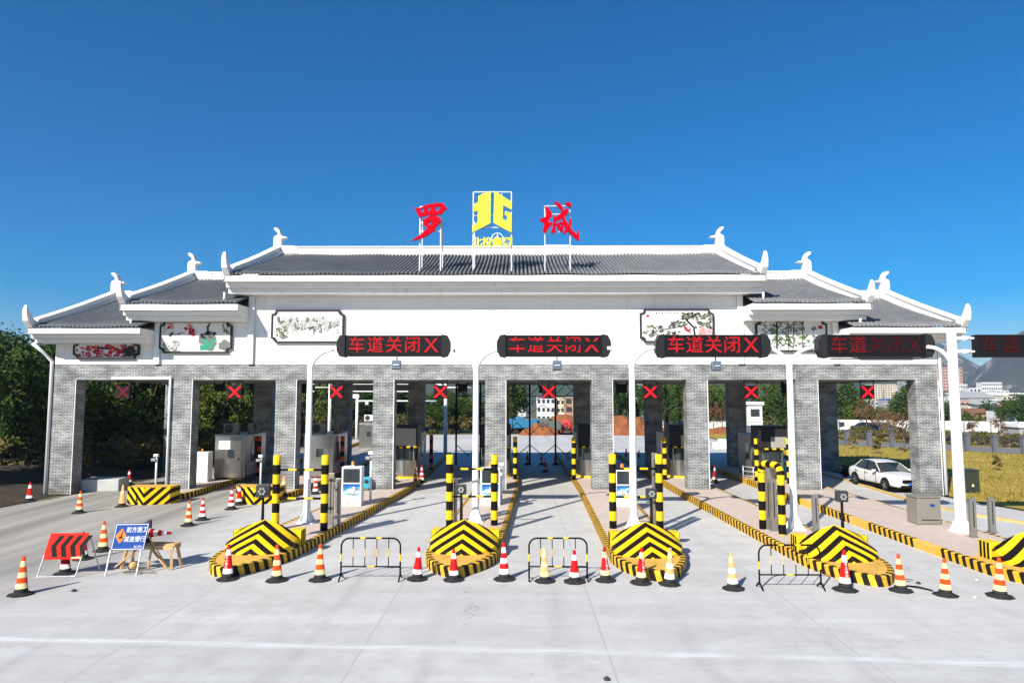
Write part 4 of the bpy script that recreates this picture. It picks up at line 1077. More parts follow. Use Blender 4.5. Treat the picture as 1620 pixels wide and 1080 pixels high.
camera_post('thin white camera post beside the small cyan box', 586, 793, 715); camera_post('thin white camera post on the leftmost vee striped nose', 246, 772, 719); camera_post('thin white camera post on the second vee striped nose', 412, 768, 720)
camera_post('thin grey camera post left of the middle lane kerb', 793, 793, 733)
x, y = gr(579, 775, IZ); r = thing('cyan_box', 'small cyan box with a round dial on the island paving', 'box', (x, y, IZ), .3)
MB().box(-.2, .2, -.14, .14, .1, .66).build('casing', pm('cyan_plastic', (.06, .42, .55), .4), r, bevel=.04); m = MB(); m.lathe([(.1, 0), (.1, .02)], 14, M=Matrix.Translation((0, -.145, .45)) @ Matrix.Rotation(PI/2, 4, 'X')); m.build('dial', dgrey, r); m = MB(); m.box(-.16, -.1, -.1, .1, 0, .1); m.box(.1, .16, -.1, .1, 0, .1); m.build('foot', dgrey, r)
# cabinets
x, y = gr(316, 762, IZ); r = thing('white_cabinet', 'tall white equipment cabinet left of the leftmost booth', 'cabinet', (x, y, IZ), 0)
MB().box(-.42, .42, 0, .6, 0, 1.62).build('casing', white2, r, bevel=.015); m = MB().box(-.40, .40, -.012, -.002, .05, .80).build('door', white2, r, bevel=.004); m = MB().box(-.40, .40, -.012, -.002, .83, 1.57).build('door', white2, r, bevel=.004)
m = MB(); m.box(-.36, -.33, -.03, -.012, .5, .62); m.box(-.36, -.33, -.03, -.012, 1.1, 1.22); m.build('handle', dgrey, r); MB().lathe([(.07, 0), (.06, .14), (.03, .18)], 10).build('beacon', amber, r, (.0, .2, 1.62))
x, y = gr(1471, 830, IZ); r = thing('steel_cabinet', 'dull steel cabinet at the foot of the right brick column', 'cabinet', (x, y, IZ), 0)
MB().box(-.43, .43, 0, .7, .02, .98).build('casing', pm('cabinet_taupe', (.30, .275, .23), .4, .35, var=.1), r, bevel=.01); MB().box(-.47, .47, -.04, .74, .981, 1.03).build('lid', pm('cabinet_taupe', (.3, .275, .23)), r, bevel=.01)
MB().box(-.36, .40, -.012, -.001, .08, .93).build('door', MATS['cabinet_taupe'], r, bevel=.004); MB().box(.04, .2, -.02, -.0125, .66, .76).build('badge', bluep, r); MB().box(-.3, .36, -.018, -.0125, .16, .2).build('vent', dgrey, r)
x, y = gr(1537, 779); r = thing('green_cabinet', 'dark green utility cabinet with warning triangle on the lawn edge', 'cabinet', (x, y, 0), -.12)
gm = pm('dark_green_steel', (.035, .042, .03), .45, .2); MB().box(-.42, .42, 0, .75, .0, 1.12).build('casing', gm, r, bevel=.015); MB().box(-.46, .46, -.04, .79, 1.121, 1.17).build('lid', gm, r, bevel=.01)
m = MB(); m.box(-.4, -.01, -.012, -.001, .06, 1.08); m.box(.01, .4, -.012, -.001, .06, 1.08); m.build('door', gm, r); MB().prism([(.0, .32), (.16, .32), (.08, .48)], -.02, -.013, 'y').build('warning_triangle', creamp, r)
x, y = gr(120, 779); x2, y2 = gr(172, 770)
r = MB(); r.box(-1.0, .9, 0, 1.5, 0, .62); tag(r.build('concrete_block', concrete_b, None, (x+1.0, y+.4, 0), (0, 0, .18), .03), 'pale concrete block beside the leftmost brick column', 'block')

# ================================================================== CONES
sleeve = redp
def cone(label, u, v, kind, h=.93, loc=None, tilt=None):
    x, y = gr(u, v) if loc is None else loc[:2]
    r = thing('traffic_cone', label, 'traffic cone', (x, y, 0 if loc is None else loc[2]), random.uniform(-.5, .5), 'traffic cones around the toll gate')
    rb, rt = .165, .035
    rad = lambda t: rb+(rt-rb)*t
    MB().lathe([(.31, 0), (.31, .028), (.215, .045), (.19, .075)], 8, sm=False).build('base', rubber, r, bevel=.006)
    cols = {'A': [rubber, creamp, orgp, creamp, orgp, creamp, orgp], 'W': [rubber, whitep, redp, whitep, redp, whitep, redp], 'R': [rubber, whitep, redp, redp, whitep, redp], 'Y': [rubber, creamp, redp, redp, creamp, redp],
            'F': [rubber, whitep, fadep, whitep, fadep, creamp, fadep], 'G': [rubber, creamp, fadep, creamp, fadep, creamp, creamp], 'S': [rubber, whitep, redp, redp, whitep, redp], 'D': [rubber, fadep, fadep, fadep, creamp, fadep, fadep]}[kind]
    lv = {7: [.05, .17, .31, .45, .59, .73, .88, 1.], 6: [.05, .19, .33, .56, .70, .87, 1.]}[len(cols)]
    prof = []; ms = []
    for i, c in enumerate(cols):
        if prof: ms.append(i)
        prof += [(rad(lv[i]), h*lv[i]), (rad(lv[i+1]), h*lv[i+1])]; ms.append(i)
    MB().lathe(prof, 18, mats=ms).build('body', cols, r)
    if kind in 'RY' and len(cols) == 6:       # characters wrapped round the red sleeve
        m = MB()
        for i, ch in enumerate('禁止停车'):
            vs, fs = text_geo(ch, .085, .0, .002); z0 = h*(.655-.098*i)
            m.add([((rad((z0+b)/h)+.004)*math.sin(a/.12), -(rad((z0+b)/h)+.004)*math.cos(a/.12), z0+b) for a, b, c in vs], fs)
        m.build('characters', whitep, r, fix=False); r.rotation_euler = (0, 0, random.uniform(-.1, .5))
    if tilt: r.rotation_euler = tilt
    else: r.rotation_euler = (random.gauss(0, .018), random.gauss(0, .018), r.rotation_euler[2]); k = random.uniform(.95, 1.05); r.scale = (k, k, k*random.uniform(.97, 1.03))
    return r
CONES = [(33, 940, 'A', 'orange and cream cone nearest the lower left corner'), (360, 916, 'R', 'red cone with white characters before the leftmost island tip'), (438, 918, 'A', 'orange and cream cone before the leftmost island kerb'), (506, 917, 'A', 'orange striped cone just left of the first black barrier'),
 (660, 916, 'S', 'red cone with white collar just right of the first black barrier'), (718, 917, 'S', 'red cone with white collar before the island left of the middle lane'), (798, 916, 'W', 'red and white striped cone at the left side of the middle lane'), (862, 919, 'G', 'faded pale yellow cone in front of the middle barrier'),
 (909, 920, 'S', 'red cone with white collar in front of the middle barrier'), (958, 918, 'Y', 'red sleeved cone with yellow collar right of the middle barrier'), (1014, 922, 'Y', 'red sleeved cone with yellow collar before the island right of the middle lane'), (1059, 924, 'F', 'faded orange and white cone before the island right of the middle lane'),
 (1160, 931, 'F', 'faded dirty white cone left of the rightmost barrier'), (1337, 933, 'R', 'red cone with white characters before the island with the hoop guard'), (1425, 934, 'A', 'orange and cream cone beside the black rod on the ground'), (1496, 941, 'A', 'orange and cream cone second from the right edge'), (1582, 943, 'A', 'orange and cream cone nearest the right edge'),
 (163, 871, 'A', 'orange and cream cone left of the blue road works sign'), (103, 907, 'S', 'red cone half hidden under the red chevron board'), (131, 884, 'S', 'red and white cone peeking above the red chevron board'), (125, 811, 'A', 'orange and cream cone on the left lane before the first column'), (46, 793, 'S', 'small red cone at the dark earth edge far left'),
 (204, 766, 'S', 'small red cone behind the pale concrete block'), (193, 801, 'D', 'faded orange cone touching the leftmost vee striped nose'), (298, 831, 'A', 'orange and cream cone, nearer of the pair left of the first wedge'), (320, 822, 'W', 'red and white cone, farther of the pair left of the first wedge'), (366, 805, 'W', 'striped cone left of the second vee striped nose'), (378, 798, 'S', 'small red cone touching the second vee striped nose')]
for u, v, k, lb in CONES: cone(lb, u, v, k, {'S': .86}.get(k, .95))
for u, v, k, lb in ((448, 783, 'D', 'faded orange cone on the paving beside the second guard post'), (499, 781, 'W', 'red striped cone on the paving behind the leftmost arched pole'), (624, 762, 'W', 'red and white cone on the paving against the curved booth')):
    x, y = gr(u, v, IZ); cone(lb, u, v, k, .9, (x, y, IZ))
for u, v, k, lb in ((657, 769, 'A', 'orange and cream cone beside the kerb under the grey booth display'), (667, 763, 'W', 'red cone behind another by the grey booth display'), (863, 746, 'R', 'red cone alone in the middle of the shaded middle lane'), (1131, 763, 'R', 'red cone in the shaded lane right of the lattice pylon'),
    (834, 735, 'R', 'leftmost cone of the row in the shade of the middle lane'), (857, 735, 'R', 'second cone from left in the row shaded in the middle lane'), (879, 735, 'R', 'third cone from left in the row shaded in the middle lane'), (899, 733, 'R', 'rightmost cone of the row in the shade of the middle lane'), (991, 730, 'R', 'shaded cone left of the third white pole'), (1011, 730, 'R', 'shaded cone right of the third white pole')):
    cone(lb, u, v, k, .95)

# ================================================================== CROWD BARRIERS
def barrier(label, u0, u1, v):
    a, b = gr(u0, v), gr(u1, v); W = (b[0]-a[0])/2; H = 1.12
    r = thing('crowd_barrier', label, 'barrier', ((a[0]+b[0])/2, (a[1]+b[1])/2, 0), 0, 'black and yellow tube barriers across the lanes')
    rad = .22; t_ = .024
    pts = [(-W, 0, .1)] + [(-W, 0, .1+(H-rad-.1)*i/8) for i in range(1, 9)] + [(-W+rad-rad*math.cos(q), 0, H-rad+rad*math.sin(q)) for q in [PI/2*i/5 for i in range(1, 6)]]
    mid = [(-W+rad+(2*W-2*rad)*i/8, 0, H) for i in range(1, 8)]
    allp = pts + mid + [(-p[0], 0, p[2]) for p in pts[::-1]]; n = len(allp)-1
    ylw = {4, 5, n-5, n-6, 15, 18} 
    m = MB(); m.tube(allp, t_, 8, lambda i: 1 if i in ylw else 0); m.build('frame', [blk, yel], r)
    m = MB(); m.tube([(-W, 0, .36), (-.1, 0, .36), (.1, 0, .36), (W, 0, .36)], .02, 8, lambda i: 1 if i == 1 else 0); m.build('lower_rail', [blk, yel], r)
    for k in range(4):
        x = -W+2*W*(k+1)/5; m = MB(); m.tube([(x, 0, .36), (x, 0, .62), (x, 0, .84), (x, 0, H)], .013, 6, lambda i: 1 if i == 1 else 0); m.build('bar', [blk, yel], r)
    for s in (-1, 1):
        m = MB(); m.tube([(s*W, -.24, .02), (s*W, -.2, .05), (s*W, -.05, .15), (s*W, .05, .15), (s*W, .2, .05), (s*W, .24, .02)], .022, 8); m.build('foot', blk, r)
barrier('black tube barrier between the two left islands', 539, 633, 917); barrier('black tube barrier standing across the middle lane', 837, 929, 917); barrier('black tube barrier before the bent hoop guard', 1202, 1299, 931)

# ================================================================== ROAD WORK SIGNS
a, b = gr(60, 913), gr(118, 913); x, y = (a[0]+b[0])/2, a[1]
r = thing('chevron_sign', 'red folding road sign with black chevrons pointing left', 'road sign', (x, y, 0), .06)
w_ = (b[0]-a[0])/2*1.03; tl = R(16)
def tilt_pt(px, pz): return (px+.12*pz, pz*math.sin(tl), pz*math.cos(tl))
RM = Matrix.Shear('XY', 4, (0, 0)); BM = Matrix(((1, 0, .12, 0), (0, 1, math.tan(tl), 0), (0, 0, 1, 0), (0, 0, 0, 1)))
MB().box(-w_, w_, -.012, .012, .46, 1.14, 0, BM).build('board', pm('orange_red_sheet', (.70, .012, .002), .65, var=.06), r)
m = MB()
for k in range(4):
    x0 = -w_+.14+.26*k*w_/.53; 
    m.prism([(x0+.13, 1.08), (x0+.27, 1.08), (x0+.12, .80), (x0+.24, .52), (x0+.10, .52), (x0-.02, .80)], -.016, -.013, 'y', 0, BM)
m.build('chevrons', blk, r, fix=False)
MB().box(w_-.28, w_-.02, -.016, -.013, .485, .53, 0, BM).build('sticker', creamp, r)
m = MB()
for s in (-1, 1):
    m.bar(tilt_pt(s*w_*.98, .0), tilt_pt(s*w_*.98, .6), .03); m.bar((s*w_*.98+.12, .42, 1.05), (s*w_*.98+.26, .75, 0), .03)
m.bar((-w_*.98, 0, .03), (w_*.98, 0, .03), .03); m.build('stand', galv, r)
# blue sign on its stand
a, b = gr(169, 905), gr(224, 912); x, y = (a[0]+b[0])/2, (a[1]+b[1])/2-.1
r = thing('road_works_sign', 'blue road works sign leaning on its stand before a wooden trestle', 'road sign', (x, y, 0), .10)
SM = Matrix(((1, 0, .07, 0), (0, 1, .26, 0), (0, 0, 1, 0), (0, 0, 0, 1)))
for_w = .88; SM = SM @ Matrix.Scale(for_w, 4, (1, 0, 0))
MB().box(-.52, .50, -.012, .012, .66, 1.37, 0, SM).build('board', bluep, r)
m = MB()
for q in ((-.505, .485, 1.335, 1.35), (-.505, .485, .68, .695), (-.505, -.49, .695, 1.335), (.47, .485, .695, 1.335)): m.box(q[0], q[1], -.0145, -.0125, q[2], q[3], 0, SM)
m.build('border', white2, r)
m = MB(); m.prism([(-.47, 1.04), (-.30, .84), (-.13, 1.04), (-.30, 1.24)], -.016, -.0125, 'y', 0, SM); dm = m.build('diamond', pm('orange_sheet', (.85, .20, .02), .4), r)
m = MB()
m.prism([(-.38, .97), (-.22, .97), (-.25, 1.02), (-.33, 1.02)], -.019, -.0165, 'y', 0, SM); m.prism([(-.31, 1.02), (-.27, 1.02), (-.25, 1.10), (-.29, 1.11)], -.019, -.0165, 'y', 0, SM); m.box(-.285, -.245, -.019, -.0165, 1.115, 1.155, 0, SM); m.build('worker_mark', blk, dm)
m = MB()
for txt, z, sz, cx in (('前方施工', 1.19, .165, .165), ('减速慢行', .94, .165, .145), ('广西路桥', .745, .065, .3)):
    if sz < .1: txt = '施工单位'
    vs, fs = text_geo(txt, sz, .0, 0.); m.add([(vx+cx, -.0165, vz+z) for vx, vz, _ in vs], fs, 0, False, SM)
m.build('characters', white2, r, fix=False)
m = MB()
for px in (-.47, .36): m.bar((px+.02, .01, 0), (px+.07*.7, .2, .68), .035)
m.build('leg', steel_d, r); m = MB(); m.bar((.30, .40, 1.3), (.75, 1.0, .1), .03); m.build('prop', wood, r)
# wooden trestle
a = gr(195, 900); 
t_ = thing('wooden_trestle', 'rough timber trestle behind the blue road works sign', 'trestle', (gr(218, 908)[0], gr(230, 900)[1]+.25, 0), -.06)
m = MB(); m.box(-.8, .72, -.16, .16, .62, .70); m.build('top_plank', wood, t_)
m = MB(); m.box(-.78, .70, .17, .21, .55, .66); m.box(-.78, .70, -.21, -.17, .55, .66); m.build('side_board', wood, t_)
for px, dx in ((-.7, -.1), (.62, .08)):
    for s in (-1, 1): m = MB(); m.bar((px+dx, s*.26, 0), (px, s*.14, .64), .07); m.build('leg', wood, t_)
m = MB(); m.bar((-.98, -.3, .05), (-.28, -.25, .62), .08, .04); m.bar((.60, -.29, .05), (.05, -.25, .62), .08, .04); m.bar((-.0, -.27, .02), (.08, -.24, .62), .09, .05); m.build('brace', wood, t_)
x, y, _ = t_.location
tag(MB().tube([(-.1, 0, 0), (.12, .05, .02)], .11, 12).build('log_end', wood, None, (x-.45, y-.3, .11)), 'short cut log lying under the timber trestle', 'log')
m = MB(); m.bar((0, 0, .03), (.55, .4, .05), .04); m.bar((.1, -.05, .03), (.9, .05, .03), .035)
tag(m.build('scrap_bars', steel_d, None, (x-.45, y-.75, 0)), 'rusty scrap bars on the ground below the blue sign', 'scrap')
cone('red and white cone lying on its side on the timber trestle', 0, 0, 'W', .95, (x-.36, y+.05, .98), (R(8), R(88), R(-5)))
m = MB(); m.box(-.05, .05, -.05, .05, .70, 1.34)
tag(m.build('lamp_stub', dgrey, None, (x-.22, y+.12, 0), None, .01), 'short black lamp post on the trestle behind the blue sign', 'lamp')
# odds and ends on the ground
p, q = gr(1432, 927), gr(1476, 935)
tag(MB().tube([(0, 0, .02), ((q[0]-p[0])*.5, (q[1]-p[1])*.5, .05), (q[0]-p[0], q[1]-p[1], .02)], .022, 6).build('rod', blk, None, (p[0], p[1], 0)), 'black rod lying on the concrete beside an orange cone', 'rod')
p = gr(1437, 918); tag(MB().tube(arc((0, 0), .12, 0, 4.6, 12, lambda a, b: (a, b, .015)), .008, 5).build('wire_loop', dgrey, None, (*p, 0)), 'thin loop of wire lying near the black rod', 'wire')
rng = random.Random(5)
for i, (u, v) in enumerate(((1453, 923), (1542, 946), (117, 935), (1545, 918), (960, 1075))):
    m = MB(); m.lathe([(.05, 0), (.07, .02), (.03, .06)], 6, sm=False); o = tag(m.build('pebble', concrete_b if i % 2 else dgrey, None, (*gr(u, v), 0)), ['dark stone lying beside the thin wire loop', 'pale stone near the cone nearest the right edge', 'dark stone beside the red chevron board stand', 'pale stone right of the hoop guard island', 'dark speck of stone at the bottom edge near a joint'][i], 'stone', 'loose stones on the concrete')
m = MB(); rng = random.Random(3)
for k in range(40): 
    a, b, s_ = rng.gauss(0, .8), rng.gauss(0, .5), rng.uniform(.06, .2); m.add([(a, b, .01), (a+s_, b+.03, .05), (a+s_*.8, b+s_, .02), (a-.02, b+s_*.7, .06)], [(0, 1, 2, 3)])
x, y = gr(1285, 797); tag(m.build('dark_netting', pm('navy_netting', (.02, .022, .05), .8, var=.4), None, (x, y, 0)), 'dark crumpled netting on the lane behind a wedge', 'netting')

# ================================================================== THE PARKED CAR AND OTHER VEHICLES
tyre = pm('tyre_rubber', (.014, .014, .015), .8); rim = pm('alloy_rim', (.5, .5, .5), .3, .8)
def car(label, x, y, rz, paint, plate=True):
    r = thing('parked_car', label, 'car', (x, y, 0), rz)      # front towards -y
    # lower body: (y, half width, sill height, shoulder height, deck height)
    S = [(-2.32, .60, .30, .50, .56), (-2.22, .78, .24, .60, .72), (-1.95, .87, .20, .70, .83), (-1.4, .90, .19, .80, .93), (-.85, .905, .19, .86, .985), (0, .91, .19, .88, .98), (.9, .91, .19, .90, .99), (1.5, .905, .19, .92, 1.02), (1.95, .88, .22, .93, 1.04), (2.2, .82, .30, .90, 1.01), (2.32, .68, .42, .78, .90)]
    m = MB(); q = 9
    for (yy, w_, z0, z1, z2) in S:
        P = [(-w_*.92, z0), (-w_, z0+(z1-z0)*.35), (-w_*.985, z1), (-w_*.86, z2-.02), (0, z2+.025), (w_*.86, z2-.02), (w_*.985, z1), (w_, z0+(z1-z0)*.35), (w_*.92, z0)]
        m.v += [(a, yy, b) for a, b in P]
    for i in range(len(S)-1):
        for j in range(q-1): m.face([i*q+j, i*q+j+1, (i+1)*q+j+1, (i+1)*q+j], 0, True)
        m.face([i*q, (i+1)*q, (i+1)*q+q-1, i*q+q-1], 0, True)
    m.face(list(range(q)), 0, True); m.face(list(range((len(S)-1)*q, len(S)*q)), 0, True)
    b = m.build('body', paint, r); sub = b.modifiers.new('smooth', 'SUBSURF'); sub.levels = 1; sub.render_levels = 2
    # glasshouse and roof
    G_ = [(-.98, .80, .97, .97), (-.30, .76, .97, 1.36), (-.05, .70, .97, 1.43), (.5, .69, .97, 1.47), (.95, .68, .97, 1.445), (1.18, .67, .98, 1.40), (1.72, .66, 1.02, 1.03)]
    m = MB()
    for yy, w_, z0, z1 in G_: m.v += [(-w_-.08*(z1 > z0+.1), yy, z0), (-w_*.86 if z1 > z0+.1 else -w_, yy, z1), (w_*.86 if z1 > z0+.1 else w_, yy, z1), (w_+.08*(z1 > z0+.1), yy, z0)]
    for i in range(len(G_)-1):
        for j in range(3): m.face([4*i+j, 4*i+j+1, 4*i+j+5, 4*i+j+4], 0, True)
    m.build('windows', glass, r)
    m = MB()
    for yy, w_, z0, z1 in G_[1:6]: m.v += [(-w_*.87, yy, z1-.006), (-w_*.76, yy, z1+.02), (0, yy, z1+.045), (w_*.76, yy, z1+.02), (w_*.87, yy, z1-.006)]
    for i in range(4):
        for j in range(4): m.face([5*i+j, 5*i+j+1, 5*i+j+6, 5*i+j+5], 0, True)
    m.build('roof', paint, r)
    m = MB()
    for s in (-1, 1):
        for a, c in (((s*.87, -.98, .97), (s*.65, -.28, 1.36)), ((s*.70, 1.70, 1.03), (s*.58, 1.16, 1.41))): m.bar(a, c, .045)
    m.build('pillar', paint, r)
    m = MB()
    for s in (-1, 1): m.bar((s*.79, .42, .97), (s*.605, .42, 1.46), .05)
    m.build('door_pillar', blk, r)
    for s in (-1, 1):
        for yy in (-1.42, 1.38):
            Mw = Matrix.Translation((s*.80, yy, .325)) @ Matrix.Rotation(s*PI/2, 4, 'Y')
            wv = MB().lathe([(.20, -.10), (.30, -.10), (.325, -.06), (.325, .10), (.30, .135), (.22, .135)], 22, M=Mw).build('tyre', tyre, r)
            m = MB().lathe([(.225, .10), (.225, .138), (.20, .12), (.05, .115), (.04, .14)], 22, M=Mw)
            for k in range(5): m.box(-.026, .026, .03, .21, .118, .140, 0, Mw @ Matrix.Rotation(k*2*PI/5, 4, 'Z'))
            m.build('rim', rim, wv)
        m = MB()
        for yy in (-1.42, 1.38): m.lathe([(.385, 0), (.385, .03)], 24, M=Matrix.Translation((s*.885, yy, .345)) @ Matrix.Rotation(s*PI/2, 4, 'Y'))
        for sd in (1,): m.box(min(s*.86, s*.912), max(s*.86, s*.912), -1.1, 1.05, .16, .25)
        m.build('wheel_arch', blk, r)
        m = MB(); m.prism([(-.62, 0), (-.36, .03), (-.30, .15), (-.42, .16), (-.64, .10)] if s < 0 else [(.62, 0), (.36, .03), (.30, .15), (.42, .16), (.64, .10)], -2.27, -2.02, 'y', 0, Matrix.Translation((s*.12, .12, .58)))
        m.build('headlight', pm('headlight_glass', (.55, .57, .58), .12), r)
        m = MB(); m.box(-.1, .1, -.06, .06, -.06, .07); mm = m.build('mirror', paint, r, (s*1.0, -.62, 1.0), bevel=.03)
        m = MB(); 
        for yy in (-.6, .42, 1.32): m.box(s*.9-.02, s*.9+.022, yy-.004, yy+.004, .30, .90)
        m.build('door_gap', dgrey, r)
        m = MB(); m.box(s*.92-.01, s*.92+.012, .12, .30, .80, .83); m.box(s*.92-.01, s*.92+.012, 1.05, 1.23, .82, .85); m.build('door_handle', rim, r)
    MB().prism([(-.52, .55), (-.44, .68), (.44, .68), (.52, .55), (.40, .52), (-.40, .52)], -2.37, -2.2, 'y').build('grille', blk, r)
    MB().prism([(-.62, .30), (-.55, .40), (.55, .40), (.62, .30), (.50, .25), (-.50, .25)], -2.36, -2.2, 'y').build('air_intake', blk, r)
    if plate: MB().box(-.22, .22, -2.40, -2.375, .42, .55).build('number_plate', pm('plate_blue', (.01, .12, .42), .4), r)
    MB().box(-.86, .86, -2.1, 2.1, .13, .2).build('underbody', blk, r)
    return r
wpaint = pm('white_car_paint', (.62, .62, .61), .22, var=.01)
car('white sedan parked on the paving beside the right brick column', 20.1, 38.1, R(4), wpaint)
cg = pm('grey_car_paint', (.06, .06, .065), .25, var=.02)
for u, lb in ((1376, 'dark car parked beyond the pillar fence, left of a pair'), (1401, 'dark car parked beyond the pillar fence, right of a pair')):
    x, y = at(u, 680, 92)[0], 92; car(lb, x, y, R(78), cg, False)
# motorbike behind the white car
x, y = gr(1351, 756); r = thing('motorcycle', 'red and black motorcycle parked behind the white sedan', 'motorcycle', (x, y, 0), R(25))
for yy in (-.62, .62):
    Mw = Matrix.Translation((0, yy, .30)) @ Matrix.Rotation(PI/2, 4, 'Y')
    wv = MB().lathe([(.2, -.05), (.27, -.05), (.30, 0), (.27, .05), (.2, .05)], 18, M=Mw).build('tyre', tyre, r); MB().lathe([(.2, -.02), (.2, .02), (.04, .03)], 12, M=Mw).build('rim', rim, wv)
MB().prism([(-.35, .45), (.35, .42), (.3, .25), (-.25, .25)], -.12, .12, 'x').build('engine', dgrey, r, bevel=.02); MB().prism([(-.40, .62), (-.05, .78), (.05, .62), (-.2, .48)], -.13, .13, 'x').build('tank', redp, r, bevel=.04)
MB().prism([(0, .66), (.75, .74), (.78, .66), (.1, .58)], -.13, .13, 'x').build('saddle', blk, r, bevel=.03)
m = MB(); m.bar((0, -.62, .3), (0, -.40, .98), .06); m.bar((-.34, -.36, 1.0), (.34, -.36, 1.0), .035); m.build('fork', dgrey, r); MB().box(-.1, .1, -.58, -.46, .72, .88).build('headlight', rim, r, bevel=.03)

def small_truck(label, x, y, rz, cab, bodym, tank=False, s=1.):
    r = thing('dump_truck', label, 'truck', (x, y, 0), rz, 'trucks on the building site'); r.scale = (s, s, s)
    MB().box(-.9, .9, 1.2, 2.7, .62, 2.15).build('cab', cab, r, bevel=.1); MB().box(-.78, .78, 2.69, 2.715, 1.35, 1.95).build('windscreen', glass, r)
    MB().box(-.55, .55, -2.6, 2.5, .55, .75).build('chassis', dgrey, r)
    if tank:
        m = MB(); m.lathe([(.55, -1.6), (.95, -.9), (1.0, .3), (.75, 1.3)], 18, M=Matrix.Translation((0, -.6, 1.65)) @ Matrix.Rotation(PI/2+.12, 4, 'X')); m.build('drum', bodym, r)
        m = MB(); m.prism([(-.3, 1.6), (.3, 1.6), (.22, .9), (-.22, .9)], -2.7, -2.5, 'y'); m.build('chute', dgrey, r)
    else:
        m = MB(); m.box(-1.0, 1.0, -2.6, 1.1, .80, .88); m.box(-1.0, -.93, -2.6, 1.1, .881, 2.0); m.box(.93, 1.0, -2.6, 1.1, .881, 2.0); m.box(-.929, .929, 1.02, 1.1, .881, 2.2); m.box(-.929, .929, -2.6, -2.53, .881, 1.9)
        for k in range(4): m.box(-.75+.5*k-.03, -.75+.5*k+.03, -2.64, -2.601, .881, 1.88)
        m.build('tipper', bodym, r)
    for sx in (-1, 1):
        for yy in (-1.7, 1.75): MB().lathe([(.25, -.14), (.42, -.14), (.45, 0), (.42, .14), (.25, .14)], 16, M=Matrix.Translation((sx*.78, yy, .45)) @ Matrix.Rotation(PI/2, 4, 'Y')).build('wheel', tyre, r)
    m = MB(); m.box(-.9, -.65, -2.68, -2.6, .6, .72); m.box(.65, .9, -2.68, -2.6, .6, .72); m.build('tail_light', redp, r)
tr = pm('truck_red', (.45, .03, .03), .4, dirt=.3); tb = pm('truck_blue', (.03, .16, .30), .4, dirt=.4); tg = pm('tipper_grey', (.13, .14, .13), .6, dirt=.4); tk = pm('drum_red', (.62, .07, .06), .45, dirt=.2)
small_truck('red tipper truck with grey box seen from behind on the site', at(877, 680, 88)[0], 90.5, R(3), tr, tg, False, .8); small_truck('truck with round red drum beside the red tipper', at(899, 680, 88)[0], 91, R(-4), tr, tk, True, .72)
small_truck('blue truck parked left of the orange soil heap', at(825, 680, 90)[0], 93, R(80), tb, tb, False, .9); small_truck('second blue truck standing behind the orange heap', at(845, 680, 93)[0], 96, R(70), tb, tg, False, .95)

# soil heaps
from mathutils import noise as mnoise
def heap(label, x, y, rx, ry, h, seed):
    m = MB(); n = 26
    for j in range(n+1):
        for i in range(n+1):
            a, b = i/n*2-1, j/n*2-1; d = math.hypot(a, b)
            z = max(0, 1-d)**.9*h + (mnoise.fractal(Vector((a*3.2+seed, b*3.2, 0)), .8, 2.1, 5)*.42*h if d < .97 else 0)
            m.v.append((a*rx, b*ry, max(-.05, z) if d < 1 else -.1))
    for j in range(n):
        for i in range(n): a = j*(n+1)+i; m.face([a, a+1, a+n+2, a+n+1], 0, True)
    tag(m.build('soil_heap', soil, None, (x, y, 0)), label, 'soil heap', 'orange soil heaps on the site')
heap('pale orange soil heap in front of the trucks', at(853, 680, 87)[0], 88.5, 2.6, 1.6, 1.5, 1)
heap('long orange soil bank behind the red truck', at(880, 670, 104)[0], 104, 7.5, 4, 2.2, 2)
heap('orange soil heap left of the third white pole', at(980, 680, 88)[0], 90, 4.2, 2.6, 2.3, 3)
heap('orange soil heap right of the third white pole', at(1015, 680, 89)[0], 91, 4., 2.5, 2.0, 4)
heap('low orange soil strip beside the reddish trees', at(1140, 690, 92)[0], 93, 6, 2, .7, 5)

# ================================================================== TREES
def make_crown(rng, rx, rz_, n_clump, n_leaf, leaf, hollow=.35):
    m = MB()
    for c in range(n_clump):
        while True:
            p = Vector((rng.uniform(-1, 1), rng.uniform(-1, 1), rng.uniform(-1, 1)))
            if hollow < p.length < 1: break
        if rng.random() < .6: p = p.normalized()*rng.uniform(.65, 1.0)
        cr = rng.uniform(.16, .34); C = Vector((p.x*rx, p.y*rx, p.z*rz_))
        for k in range(n_leaf):
            q = Vector((rng.gauss(0, 1), rng.gauss(0, 1), rng.gauss(0, .8)))*cr*.55
            P = C + Vector((q.x*rx, q.y*rx, q.z*rz_))
            nrm = (q*.9 + Vector((rng.uniform(-1, 1), rng.uniform(-1, 1), rng.uniform(-.3, 1)))).normalized()
            a = nrm.orthogonal().normalized(); a.rotate(Matrix.Rotation(rng.uniform(0, 6.28), 3, nrm)); b = nrm.cross(a)
            s = leaf*rng.uniform(.6, 1.3); o = len(m.v)
            m.v += [tuple(P-a*s*.5-b*s*.3), tuple(P+b*s*-.1+a*s*.1-b*s*.3), tuple(P+a*s*.6), tuple(P+b*s*.35)]
            m.face([o, o+1, o+2, o+3])
    return m
